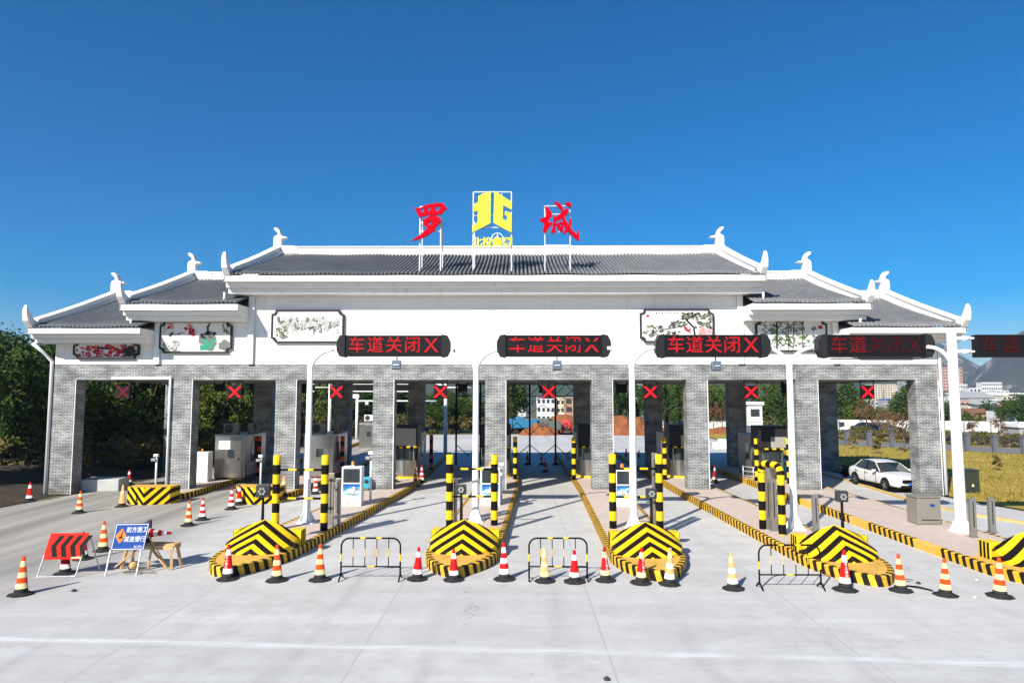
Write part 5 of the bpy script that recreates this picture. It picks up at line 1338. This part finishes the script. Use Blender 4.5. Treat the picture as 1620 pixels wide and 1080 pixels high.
def make_tree(name, label, cat, group, leafm, h, rx, rz_, base, n_clump, n_leaf, leaf, seed, trunk_r=.16, limbs=5, barkm=None):
    rng = random.Random(seed); r = thing(name, label, cat, (0, 0, 0), 0, group)
    zc = h-rz_; m = MB(); lean = rng.uniform(-.2, .2)
    m.tube([(0, 0, -.3), (lean*.3, 0, zc*.4), (lean, .1, zc), (lean*.8, 0, h-rz_*.4)], [trunk_r*1.3, trunk_r, trunk_r*.7, trunk_r*.25], 8)
    for k in range(limbs):
        a = rng.uniform(0, 6.28); z0 = zc*rng.uniform(.5, 1.0)
        m.tube([(lean*z0/zc, 0, z0), (math.cos(a)*rx*.35, math.sin(a)*rx*.35, z0+rz_*.35), (math.cos(a)*rx*.75, math.sin(a)*rx*.75, z0+rz_*.75)], [trunk_r*.55, trunk_r*.35, trunk_r*.12], 6)
    m.build('trunk', barkm or bark, r)
    c = make_crown(rng, rx, rz_, n_clump, n_leaf, leaf); c.build('crown', leafm, r, (lean, 0, zc), fix=False)
    return r
FG = 'trees of the dark wood left of the toll gate'; FL = 'dense dark green tree in the wood behind the left columns'
protos = [make_tree('broadleaf_tree', FL, 'tree', FG, leaf_dark, 10, 3.4, 4.2, 0, 80, 110, .30, 11), make_tree('broadleaf_tree', FL, 'tree', FG, leaf_mid, 9, 3.2, 3.9, 0, 75, 110, .29, 12),
          make_tree('broadleaf_tree', FL, 'tree', FG, leaf_dark, 12, 3.0, 5.4, 0, 80, 110, .30, 13), make_tree('broadleaf_tree', FL, 'tree', FG, leaf_mid, 8, 2.8, 3.6, 0, 70, 110, .28, 14)]
used = set(); rng = random.Random(21)
def plant(p, x, y, z, s, label=None, group=None):
    rz = rng.uniform(0, 6.28)
    if p.name not in used:
        used.add(p.name); o = p; o.location = (x, y, z); o.rotation_euler = (0, 0, rz); o.scale = (s, s, s)
        if label: o['label'] = label
        if group: o['group'] = group
    else: o = dup(p, (x, y, z), rz, label, group, (s, s, s))
    return o
spots = []
for y, x0, x1, n in ((44, -45, -27, 5), (50, -50, -26.5, 6), (57, -58, -26, 8), (65, -62, -25.5, 9), (74, -66, -25.5, 9), (84, -60, -25, 9), (93, -52, -6, 12), (101, -55, -5, 13), (110, -40, -6, 8)):
    for i in range(n):
        spots.append((x0+(x1-x0)*(i+rng.uniform(.1, .9))/n, y+rng.uniform(-2.5, 2.5)))
for x, y in spots:
    left = max(0, -22.5-x)
    s = rng.uniform(.8, 1.12)*(1. if y < 90 else (.86 if x < -18 else .55))
    if x < -33 and y < 70: s *= .82
    if -33 < x and y < 60: s *= .88
    plant(protos[rng.randrange(4)], x, y, min(3.2, left*.07), s)
for i, (x, y) in enumerate(((-31, 35), (-36, 29))):
    plant(protos[i % 4], x, y, .5, 1., 'dense green tree of the wood just beyond the left edge', 'trees beyond the left edge')
tall = make_tree('broadleaf_tree', 'tallest dark tree at the left edge of the photo', 'tree', None, leaf_dark, 11, 3.6, 5, 0, 120, 190, .20, 31); tall.location = (-35.5, 45, 1.0); tall.scale = (.8, .8, .76)
# shrubs and undergrowth at the foot of the wood
sh = make_tree('shrub', 'dark leafy shrub at the foot of the left wood', 'shrub', 'shrubs below the left wood', leaf_dry, 2.2, 1.7, 1.1, 0, 26, 55, .26, 41, .05, 4)
for x, y, s in ((-26, 46, 1.), (-28.5, 44, .9), (-24.5, 51, 1.1), (-24.2, 56, 1.2), (-24, 62, 1.), (-24, 68, 1.2), (-23.5, 75, 1.2), (-31, 43, 1), (-27, 41, .7), (-23.6, 80, 1.3), (-20.5, 88, 1.2), (-16, 92, 1.2), (-12, 93, 1.1), (-8.5, 93, 1.1), (-5.5, 93, 1.)):
    plant(sh, x, y, max(0, -22.5-x)*.07, s)
# trees beyond the plaza on the right
ru = make_tree('young_tree', 'young tree with russet leaves', 'tree', 'young russet trees', leaf_brown, 4.2, 1.1, 1.7, 0, 24, 26, .17, 51, .06, 8)
gt = make_tree('broadleaf_tree', 'green tree beyond the plaza', 'tree', 'green trees beyond the plaza on the right', leaf_mid, 9, 3., 3.8, 0, 55, 62, .42, 52)
gd = make_tree('broadleaf_tree', 'dark green tree beyond the plaza', 'tree', 'green trees beyond the plaza on the right', leaf_dark, 10, 3., 4.4, 0, 55, 62, .42, 53)
eu = make_tree('slender_tree', 'slender pale stemmed tree', 'tree', 'slender trees behind the soil heaps', leaf_dark, 11, 1.5, 5.0, 0, 40, 40, .38, 54, .10, 6)
def tree_at(p, u, vt, y, h, label, group=None, z=0):
    x = at(u, 640, y)[0]; top = at(u, vt, y)[1]; return plant(p, x, y, z, max(.2, (top-z)/h), label, group)
tree_at(gd, 812, 596, 98, 10, 'tall dark tree at the left side of the middle lane opening')
tree_at(eu, 804, 600, 96, 11, 'slender tree beside the middle brick column')
for i, u in enumerate((640, 664, 688, 712, 736, 756)): tree_at(gd if i % 2 else gt, u, 622+(i % 3)*3, 106, 9.5, 'round green tree in the row beyond the shaded plaza', 'row of round trees beyond the shaded plaza')
for i, u in enumerate((972, 984, 997, 1010, 1024, 1038)): tree_at(eu if i % 3 else gd, u, 600+(i % 3)*9, 112+3*(i % 2), 11, 'slender tree in the row behind the orange soil heaps', 'slender trees behind the soil heaps')
for i, u in enumerate((1044, 1056, 1066, 1076, 1086)): tree_at(eu, u, 596, 100+2*(i % 2), 11, 'slender tree of the dense group right of the pylon', 'slender trees right of the pylon')
for u, vt, y, p, h, lb in ((1112, 604, 118, gd, 10, 'dark tree above the reddish saplings'), (1138, 606, 122, gt, 9, 'green tree behind the reddish saplings'), (1158, 604, 120, gd, 10, 'dark tree left of the white gatehouse'), (1214, 606, 118, gt, 9, 'green tree right of the white gatehouse'), (1236, 604, 116, gd, 10, 'dark tree behind the fourth white pole'),
    (1262, 606, 118, gt, 9, 'green tree right of the fourth white pole'), (1298, 606, 116, gd, 10, 'dark tree behind the rear right column'), (1340, 600, 112, gd, 10, 'large dark tree right of the dark rear column'), (1354, 628, 110, gt, 9, 'light green tree above the white hoarding'), (1437, 608, 118, gd, 10, 'large dark tree left of the right brick column'), (1424, 622, 125, gt, 9, 'green tree beside the distant apartment blocks'),
    (1500, 634, 112, gd, 10, 'dark tree between right column and thick white pole'), (1528, 650, 108, gd, 10, 'low dark tree right of the thick white pole'), (1546, 654, 110, gt, 9, 'low green tree below the brown roofed hut'), (1590, 632, 130, gt, 9, 'grey green tree below the white office block'), (1616, 624, 112, gd, 10, 'dark tree at the right edge of the photo')):
    tree_at(p, u, vt, y, h, lb, z=-.3)
for i, (u, vt, y) in enumerate(((1104, 640, 96), (1116, 634, 98), (1128, 636, 96), (1142, 638, 98), (1152, 640, 97))): tree_at(ru, u, vt, y, 4.2, 'reddish sapling in the group left of the rear dark column', 'reddish saplings by the white wall')
for u, vt, y, lb in ((1370, 630, 88, 'tall thin russet sapling by the dark parked cars'), (1394, 644, 86, 'broad russet tree beyond the fence'), (1428, 644, 62, 'russet sapling standing on the lawn'), (1579, 655, 74, 'russet sapling beyond the right part of the fence'), (1412, 650, 84, 'orange leaved sapling beyond the fence'), (1536, 660, 80, 'thin russet sapling right of the thick white pole')):
    tree_at(ru, u, vt, y, 4.2, lb)
lsh = make_tree('lawn_shrub', 'small dark shrub on the lawn', 'shrub', 'small shrubs on the lawn', leaf_dry, 1.2, .45, .5, 0, 12, 22, .16, 61, .03, 3)
for u, v, s, lb in ((1350, 709, .95, 'small dark shrub on the lawn left of another'), (1389, 717, 1.1, 'small dark shrub on the lawn above the white sedan'), (1576, 743, .8, 'bare small shrub on the lawn at the right')):
    x, y = gr(u, v); plant(lsh, x, y, 0, s, lb)

# grass tufts over the lawn and along its edge
m = MB(); rng = random.Random(8)
while len(m.f) < 30000:
    y = 30+60*rng.random()**1.4; x = rng.uniform(21.6 if y > 34 else 22.5+(34-y)*.5, 22+y*.75)
    if x < 22.3 and y > 44 and y < 62 and x < 21.9: continue
    h = rng.uniform(.05, .16); a = rng.uniform(0, 6.28); dx, dy = math.cos(a)*.05, math.sin(a)*.05; o = len(m.v)
    m.v += [(x-dx, y-dy, -.02), (x+dx, y+dy, -.02), (x+rng.uniform(-.06, .06), y+rng.uniform(-.06, .06), h)]; m.face([o, o+1, o+2])
tag(m.build('grass', leaf_mat('dry_grass_blades', [(.3, (.075, .085, .014)), (.5, (.21, .165, .028)), (.7, (.36, .27, .07))], .25), fix=False), 'short dry yellow grass of the lawn', 'grass', kind='stuff')
for i in range(16):
    u = (1110, 1206, 1222, 1250, 1308, 1326, 1372, 1392, 1412, 1432, 1508, 1540, 1562, 1582, 1598, 1612)[i]; y = 150+(i*37) % 110
    tree_at((gd, gt)[i % 2], u, 634+(i*5) % 14, y, 9.5, 'rounded tree among the village houses', 'trees among the village houses', -5)
# ================================================================== FENCE, HOARDING, FAR BUILDINGS
fm = pm('fence_stone', (.115, .125, .15), .75, var=.12)
F = [gr(u, v) for u, v in ((1158, 692), (1215, 696), (1340, 704), (1450, 709), (1620, 718))]; F.append((F[-1][0]*1.35, F[-1][1]-9))
f0 = F[0]; r = thing('pillar_fence', 'low grey fence with stone pillars and iron rails around the lawn', 'fence', (f0[0], f0[1], 0))
run = []; acc = []
for a, b in zip(F, F[1:]):
    L = math.hypot(b[0]-a[0], b[1]-a[1]); n = max(1, round(L/2.35))
    for k in range(n): acc.append((a[0]+(b[0]-a[0])*k/n, a[1]+(b[1]-a[1])*k/n))
acc.append(F[-1])
for k, (x, y) in enumerate(acc):
    m = MB(); x -= f0[0]; y -= f0[1]; m.box(x-.2, x+.2, y-.2, y+.2, 0, 1.42); m.box(x-.25, x+.25, y-.25, y+.25, 1.421, 1.52); m.build('pillar', fm, r)
    if k < len(acc)-1:
        p = Vector((x, y, 0)); q = Vector((acc[k+1][0]-f0[0], acc[k+1][1]-f0[1], 0)); d = (q-p).normalized(); a, b = p+d*.2, q-d*.2
        m = MB(); m.bar(a+Vector((0, 0, .22)), b+Vector((0, 0, .22)), .22, .44); m.build('plinth_wall', fm, r)
        m = MB()
        for z in (.62, 1.25): m.bar(a+Vector((0, 0, z)), b+Vector((0, 0, z)), .04)
        n = 12
        for i in range(1, n): c = a+(b-a)*i/n; m.bar(c+Vector((0, 0, .44)), c+Vector((0, 0, 1.34)), .025)
        m.build('railing', dgrey, r)
def wallrun(label, u0, u1, y0, y1, vt, mat, name='site_wall'):
    xa, xb = at(u0, 660, y0)[0], at(u1, 660, y1)[0]; h = at(u0, vt, y0)[1]
    r = thing(name, label, 'wall', (xa, y0, 0)); d = Vector((xb-xa, y1-y0, 0)); m = MB(); m.bar((0, 0, h/2), tuple(d+Vector((0, 0, h/2))), .15, h); m.build('panel', mat, r)
    n = max(2, int(d.length/3)); m = MB()
    for k in range(n+1): p = d*k/n; m.box(p.x-.09, p.x+.09, p.y-.14, p.y+.1, 0, h+.08)
    m.build('post', mgrey, r); return r, d, h
whm = pm('white_hoarding', (.62, .61, .58), .7, var=.1, scale=.6, dirt=.3)
wallrun('white site wall behind the orange soil heaps', 940, 1185, 104, 104, 666, whm)
rw, d, h = wallrun('white site hoarding beyond the dark parked cars', 1290, 1700, 104, 92, 663, whm)
for k in range(5):
    p = d*(.12+.17*k); MB().box(p.x-.7, p.x+.7, p.y-.12, p.y-.085, h*.35, h*.75).build('window', dgrey, rw)
# gatehouse
WN = pm('window_dark', (.035, .04, .045), .3)
def house(label, u0, u1, vt, y, mat, name='house', cat='house', storeys=3, cols=3, roof=None, roofm=None, depth=8, zb=-5, bands=None, group=None, win=True, open_=False):
    xa, xb = at(u0, 620, y)[0], at(u1, 620, y)[0]; zt = at(u0, vt, y)[1]; W = (xb-xa)/2
    r = thing(name, label, cat, ((xa+xb)/2, y, zb), 0, group); H = zt-zb; rh = 0
    if roof == 'gable': rh = min(H*.3, W*.5)
    MB().box(-W, W, 0, depth, 0, H-rh).build('wall', mat, r)
    if roof == 'gable':
        m = MB(); m.prism([(-W*1.06, H-rh-.1), (0, H), (W*1.06, H-rh-.1)], -.4, depth+.4, 'y'); m.build('roof', roofm, r)
    elif roof == 'side':
        m = MB(); m.prism([(-.5, H-.02), (depth/2, H+W*.18), (depth+.5, H-.02)], -W*1.05, W*1.05, 'x'); m.build('roof', roofm, r)
    else:
        m = MB(); m.box(-W-.2, W+.2, -.2, depth+.2, H-rh+.002, H-rh+.35); m.build('roof', roofm or mat, r)
    if win:
        fh = (H-rh)/storeys; cw = 2*W/cols
        for s in range(storeys):
            if (s+1)*fh < 2 and zb < -2: continue
            for c in range(cols):
                x = -W+cw*(c+.5); z = s*fh+fh*.28; ww = cw*(.30 if not open_ else .38)
                MB().box(x-ww, x+ww, -.06, -.004, z, z+fh*(.45 if not open_ else .6)).build('window', WN, r)
            m = MB().box(-W-.06, W+.06, -.09, -.004, (s+1)*fh-.14, (s+1)*fh-.02)
            m.build('floor_band', bands or mat, r)
    return r
pal = dict(white=pm('far_white_wall', (.66, .66, .65), .8), cream=pm('far_cream_wall', (.62, .54, .42), .8), grey=pm('far_grey_wall', (.34, .34, .34), .8), pink=pm('far_pink_wall', (.58, .33, .25), .8), brickc=pm('raw_brick_wall', (.42, .24, .15), .9, var=.2), blue=pm('blue_sheet_roof', (.03, .14, .42), .5), tiler=pm('brown_tile_roof', (.22, .11, .06), .8), tileg=pm('grey_tile_roof', (.10, .10, .10), .8), slate=pm('slate_wall', (.10, .12, .15), .8), teal=pm('teal_roof', (.12, .22, .20), .7))
house('white gatehouse tower left of the fourth white pole', 1182, 1205, 640, 84, pal['white'], 'gatehouse', 'gatehouse', 2, 1, None, None, 4, 0)
house('white three storey village house behind the middle lane', 849, 878, 628, 260, pal['white'], storeys=3, cols=4, roof='side', roofm=pal['grey'])
house('cream village house between white house and raw brick shell', 880, 893, 630, 262, pal['cream'], storeys=3, cols=2)
house('unfinished brick building with open black window holes', 894, 917, 629, 255, pal['brickc'], 'unfinished_building', 'building', 3, 2, None, pal['grey'], open_=True)
house('small white house behind the dark tree by the middle lane', 820, 832, 634, 270, pal['white'], storeys=3, cols=2, roof='side', roofm=pal['slate'])
house('dark slate coloured house left of the white village house', 832, 840, 632, 258, pal['slate'], storeys=3, cols=1)
HG = 'cream apartment towers far right'
house('cream apartment tower, left of three beside the last red cross', 1380, 1397, 608, 700, pal['cream'], 'apartment_tower', 'tower block', 9, 4, depth=14, group=HG)
house('cream apartment tower, middle of three beside the last red cross', 1400, 1417, 608, 705, pal['cream'], 'apartment_tower', 'tower block', 9, 4, depth=14, group=HG)
house('cream apartment tower, right of three beside the last red cross', 1419, 1431, 609, 700, pal['cream'], 'apartment_tower', 'tower block', 9, 3, depth=14, group=HG)
house('grey tower block next to the right brick column', 1431, 1448, 597, 640, pal['grey'], 'apartment_tower', 'tower block', 10, 3, depth=12)
house('pink apartment tower left of the thick white pole', 1493, 1505, 581, 820, pal['pink'], 'apartment_tower', 'tower block', 12, 3, depth=14)
house('pink apartment tower right of the thick white pole', 1511, 1524, 582, 815, pal['pink'], 'apartment_tower', 'tower block', 12, 3, depth=14)
house('low white block at the foot of the pink towers', 1516, 1531, 608, 600, pal['white'], 'office_block', 'building', 5, 4)
house('long white office block below the rocky mountain', 1554, 1586, 605, 620, pal['white'], 'office_block', 'building', 6, 9)
house('grey house with dark gable roof and blue shed behind', 1386, 1406, 648, 240, pal['grey'], storeys=2, cols=2, roof='gable', roofm=pal['tileg'])
house('pale grey flat house with bright blue sheet roof', 1402, 1421, 632, 300, pal['grey'], storeys=3, cols=3, roof='side', roofm=pal['blue'])
house('white house left of the blue roofed house', 1383, 1402, 634, 320, pal['white'], storeys=3, cols=3, roof=None, roofm=pal['pink'])
house('yellowish house with teal roof behind the thin russet sapling', 1355, 1378, 630, 280, pal['cream'], storeys=3, cols=3, roof='side', roofm=pal['teal'])
house('large grey gabled warehouse right of the thick white pole', 1533, 1573, 619, 330, pal['grey'], 'warehouse', 'warehouse', 2, 5, 'gable', pal['grey'], 20, win=False)
house('small hut with brown tiled roof below the warehouse', 1540, 1565, 646, 140, pal['brickc'], 'hut', 'hut', 1, 2, 'gable', pal['tiler'], 6, zb=-2)
house('pinkish house beside the thick white pole', 1518, 1533, 634, 300, pal['pink'], storeys=3, cols=2)
house('low white house at the right edge with curved eaves', 1604, 1640, 650, 130, pal['white'], storeys=1, cols=3, roof='side', roofm=pal['tileg'], zb=-2)
house('white house between trees below the office block', 1570, 1600, 634, 280, pal['white'], storeys=3, cols=4, roof='side', roofm=pal['white'])
house('grey block at the right edge by the hoarding', 1609, 1640, 676, 78, pal['grey'], 'hut', 'hut', 1, 1, None, pal['white'], 3, 0)
for k, (u0, u1, vt, yy, mt, st, rf, rm, lb) in enumerate(((1362, 1376, 640, 200, 'white', 3, 'side', 'tileg', 'white house left of the tall thin russet sapling'), (1418, 1434, 640, 230, 'grey', 3, None, 'white', 'grey flat roofed house right of the blue roof'), (1424, 1440, 628, 380, 'white', 4, None, None, 'white flat house above the russet lawn sapling'),
    (1500, 1516, 628, 340, 'white', 4, None, None, 'white flat house left of the thick white pole'), (1530, 1548, 640, 200, 'cream', 2, 'side', 'tileg', 'cream house with grey roof below the warehouse'), (1566, 1584, 640, 190, 'white', 2, 'gable', 'tileg', 'white gabled house right of the brown roofed hut'), (1586, 1606, 626, 420, 'cream', 4, None, 'grey', 'cream flat block right of the office block'),
    (1600, 1622, 636, 260, 'pink', 3, 'side', 'tiler', 'pinkish house behind the dark tree at the right edge'), (1576, 1596, 618, 540, 'white', 5, None, None, 'second white block near the foot of the rocky mountain'), (1534, 1552, 614, 520, 'white', 5, None, None, 'white block behind the grey gabled warehouse'))):
    house(lb, u0, u1, vt, yy, pal[mt], storeys=st, cols=3, roof=rf, roofm=pal[rm] if rm else None, depth=8)
for u, y, s_ in ((1345, 74, .8), (1362, 80, .9), (1385, 78, .7), (1408, 76, .8), (1440, 72, .8), (1505, 72, .9), (1536, 71, .7), (1552, 72, .8), (1600, 68, .8), (1615, 69, .7)):
    plant(sh, at(u, 690, y)[0], y, 0, s_*.8, 'scrubby dry bush behind the pillar fence', 'dry bushes behind the pillar fence')
x, y = gr(1176, 757, IZ); r = thing('steel_railing', 'silver tube railing left of the rightmost booth', 'railing', (x, y, IZ)); m = MB()
for z in (.2, .45, .7): m.tube([(0, 0, z), (.75, -1.2, z)], .03, 6)
m.build('tube_rail', galv, r); m = MB()
for t in (0, .5, 1): m.tube([(.75*t, -1.2*t, 0), (.75*t, -1.2*t, .75)], .03, 6)
m.build('upright', galv, r)
# long pale viaduct
y = 480; xa, xb = at(1500, 620, y)[0], at(1660, 620, y)[0]; z = at(1500, 621, y)[1]
r = thing('viaduct', 'long pale viaduct crossing below the far towers', 'bridge', (xa, y, -5)); m = MB(); m.box(0, xb-xa, -4, 4, z+5-1., z+5); m.build('deck', pal['white'], r)
for k in range(4): MB().box(8+18*k-.8, 8+18*k+.8, -2, 2, 0, z+5-1.002).build('pier', pal['grey'], r)
# white block stack and dirt on the far lane
x, y = gr(1145, 709); r = thing('block_stack', 'heap of white blocks on the far lane left of the dark rear column', 'block stack', (x, y, 0)); 
m = MB(); rng2 = random.Random(2)
for i in range(4):
    for j in range(3): m.box(-1+.5*i, -.54+.5*i, -.3, .3, .3*j+.002*i, .3*j+.29) if not (j == 2 and i in (0, 3)) else None
m.build('block', white2, r)
# pylon
py = 200; xc = at(1023, 640, py)[0]; r = thing('power_pylon', 'steel lattice power pylon behind the soil heaps', 'pylon', (xc, py, -5)); m = MB(); H = 30; 
def pw(z): return 3.4*(1-z/H*.8)
zs = [0, 4, 7.5, 10.5, 13.2, 15.8, 18.2, 21, 24, 27, 30]
for sx in (-1, 1):
    for sy in (-1, 1): m.bar((sx*pw(0), sy*pw(0), 0), (sx*pw(H), sy*pw(H), H), .22)
for a, b in zip(zs, zs[1:]):
    for s in (-1, 1):
        m.bar((-pw(a), s*pw(a), a), (pw(b), s*pw(b), b), .11); m.bar((pw(a), s*pw(a), a), (-pw(b), s*pw(b), b), .11); m.bar((s*pw(a), -pw(a), a), (s*pw(b), pw(b), b), .11); m.bar((-pw(b), s*pw(b), b), (pw(b), s*pw(b), b), .11)
m.build('lattice_tower', galv, r)
for z in (20, 24.5, 29): m = MB(); m.bar((-5, 0, z), (5, 0, z), .2); m.bar((-5, 0, z), (0, 0, z+1.2), .12); m.bar((5, 0, z), (0, 0, z+1.2), .12); m.build('cross_arm', galv, r)

# ------------------------------------------------------------------ behind the gate: scaffold frame, rear poles, far booth
Y = 50.; r = thing('scaffold_gate', 'dark steel lattice frame standing across the shaded middle lanes', 'scaffold', (at(838, 640, Y)[0], Y, 0)); ox = r.location.x
X_ = [at(u, 640, Y)[0]-ox for u in (722, 760, 798, 838, 878.5, 912)]; zt = 6.4
def zz(v): return at(838, v, Y)[1]
for x in X_: m = MB(); m.bar((x, 0, 0), (x, 0, zt), .13); m.build('upright', blk, r)
for v in (626.5, 608): m = MB(); m.bar((X_[0], 0, zz(v)), (X_[-1], 0, zz(v)), .07); m.build('cross_rail', blk, r)
m = MB()
for a, b in zip(X_, X_[1:]):
    c = (a+b)/2
    for s in (a, b): m.bar((s, .05, zz(688)), (c, .05, zz(668)), .05); m.bar((s, .05, zz(703)), (c, .05, zz(720)), .05); m.bar((s, .05, zz(625)), (c, .05, zz(607)), .05); m.bar((s, .05, zz(655)), (c, .05, zz(640)), .04)
    m.bar((a, .05, zz(640)), (b, .05, zz(612)), .04)
m.build('brace', blk, r)
for lb, u, y in (('rear white arched pole behind the leftmost arched pole', 522, 56), ('rear white pole with curved top behind the second red cross from the centre', 705, 56)):
    x = at(u, 640, y)[0]; r = thing('sign_pole', lb, 'pole', (x, y, IZ), 0, 'rear white sign poles behind the gate')
    m = MB(); m.tube([(0, 0, 0), (0, 0, 6.6)], [.16, .13], 10); m.build('pole', white2, r)
    m = MB(); m.tube([(0, 0, 4.4), (.1, 0, 5.0), (.45, 0, 5.55), (1.1, 0, 5.8)] if u < 600 else [(0, 0, 4.7), (-.1, 0, 5.2), (-.4, 0, 5.6), (-.9, 0, 5.8)], .09, 8); m.build('arm', white2, r)
    m = MB(); 
    for z in (5.4, 6.0): m.tube([(0, 0, z), (-2.2 if u < 600 else 2.2, 0, z)], .05, 6)
    m.build('bracket', white2, r)
for lb, u0, u1 in (('dark back of a rear LED sign left of the third column', 556, 592), ('dark back of a rear LED sign right of the third column', 624, 662), ('dark back of a rear LED sign behind the leftmost floodlight pole', 472, 498)):
    y = 56; xa, xb = at(u0, 613, y)[0], at(u1, 613, y)[0]; z = at(u0, 613, y)[1]; r = thing('rear_led_sign', lb, 'LED sign', ((xa+xb)/2, y, z), 0, 'backs of LED signs behind the gate')
    MB().box(-(xb-xa)/2, (xb-xa)/2, -.12, .12, -.25, .25).build('housing', sg, r); m = MB(); m.box(-(xb-xa)/2, (xb-xa)/2, -.16, -.121, .26, .34); m.box(-(xb-xa)/2, (xb-xa)/2, -.16, -.121, -.34, -.26); m.build('frame_rail', white2, r)
y = 76; x = at(565, 640, y)[0]; r = thing('camera_gantry', 'thin white gantry with a long camera arm behind the gate', 'gantry', (x, y, 0)); zt = at(565, 634, y)[1]
m = MB(); m.tube([(0, 0, 0), (0, 0, zt+.3)], .16, 8); m.build('pole', white2, r); m = MB(); m.tube([(0, 0, zt), (at(690, 640, y)[0]-x, 0, zt)], .08, 8); m.build('arm', white2, r)
m = MB(); 
for k, s in ((1.1, 0), (2.9, 0), (6.2, 0)): m.box(k-.15, k+.15, -.2, .2, zt-.4, zt-.09)
m.build('camera_head', white2, r); MB().box(-.45, .2, -.2, .2, zt+.3, zt+.75).build('control_box', white2, r)
fb = dup(b2, (at(582, 690, 66)[0], 66, IZ-.38), 0, 'small far booth with air conditioner seen under the gate', 'toll booths on the islands'); ac_unit(white2, 'white air conditioner on the far booth', (fb.location.x, 66.4, 2.55))

# ================================================================== HILLS AND AIR
def ridge(name, prof, Y, depth, mat, seed, amp=.12, zb=-6.):
    """prof: photo outline of the crest at distance Y"""
    P = [at(u, v, Y) for u, v in prof]; m = MB(); n = 120; rows = 14
    def crest(x):
        for (xa, za), (xb, zb_) in zip(P, P[1:]):
            if xa <= x <= xb: t = (x-xa)/(xb-xa); t = t*t*(3-2*t)*.5+t*.5; return za+(zb_-za)*t
        return P[-1][1]
    x0, x1 = P[0][0], P[-1][0]
    for j in range(rows*2+1):
        q = abs(j-rows)/rows; yy = Y+(j-rows)/rows*depth
        for i in range(n+1):
            x = x0+(x1-x0)*i/n; h = crest(x)-zb
            f = (1-q)**1.25
            nz = mnoise.fractal(Vector((x*6/(x1-x0)*3+seed, yy/depth*1.6, seed)), 1, 2, 5)
            z = zb+h*f*(1+amp*nz*(.25+q*1.6)) + (h*.02*mnoise.noise(Vector((x*.06, seed, j))) if q < .1 else 0)
            m.v.append((x*(yy/Y)**.15, yy, z))
    for j in range(rows*2):
        for i in range(n): a = j*(n+1)+i; m.face([a, a+1, a+n+2, a+n+1], 0, True)
    structure(name, m, mat)
ridge('mountain', [(1250, 612), (1330, 575), (1400, 540), (1462, 533), (1490, 543), (1516, 562), (1540, 584), (1562, 606), (1600, 622), (1640, 630)], 1900, 420, karst, 3.1)
ridge('rocky_mountain', [(1470, 640), (1520, 618), (1556, 612), (1574, 596), (1586, 576), (1596, 548), (1612, 528), (1660, 500), (1760, 520), (1900, 600)], 1350, 330, karst, 7.7, .2)
ridge('wooded_range', [(420, 625), (520, 600), (640, 596), (740, 600), (860, 590), (960, 598), (1060, 595), (1180, 602), (1300, 600), (1420, 604), (1520, 622)], 900, 260, hill_m, 5.2, .15)
ridge('far_range', [(-300, 570), (-60, 552), (30, 540), (90, 552), (200, 570), (420, 590), (700, 600), (1000, 598), (1300, 596), (1700, 600), (1900, 590)], 2600, 500, karst, 9.4, .1)
ridge('left_hill', [(-700, 470), (-300, 500), (-40, 548), (60, 562), (160, 585), (330, 600), (520, 610), (640, 628)], 330, 120, hill_m, 2.2, .1)

hz = MB(); hz.box(-3300, 3300, -320, 3500, -8, 215)
hm = bpy.data.materials.new('haze'); hm.use_nodes = True; ht = hm.node_tree; ht.nodes.clear()
pv = ht.nodes.new('ShaderNodeVolumePrincipled'); pv.inputs['Density'].default_value = .00019; pv.inputs['Color'].default_value = (.60, .76, 1, 1); pv.inputs['Anisotropy'].default_value = .1
ho = ht.nodes.new('ShaderNodeOutputMaterial'); ht.links.new(pv.outputs[0], ho.inputs['Volume'])
tag(hz.build('haze', hm), kind='stuff')
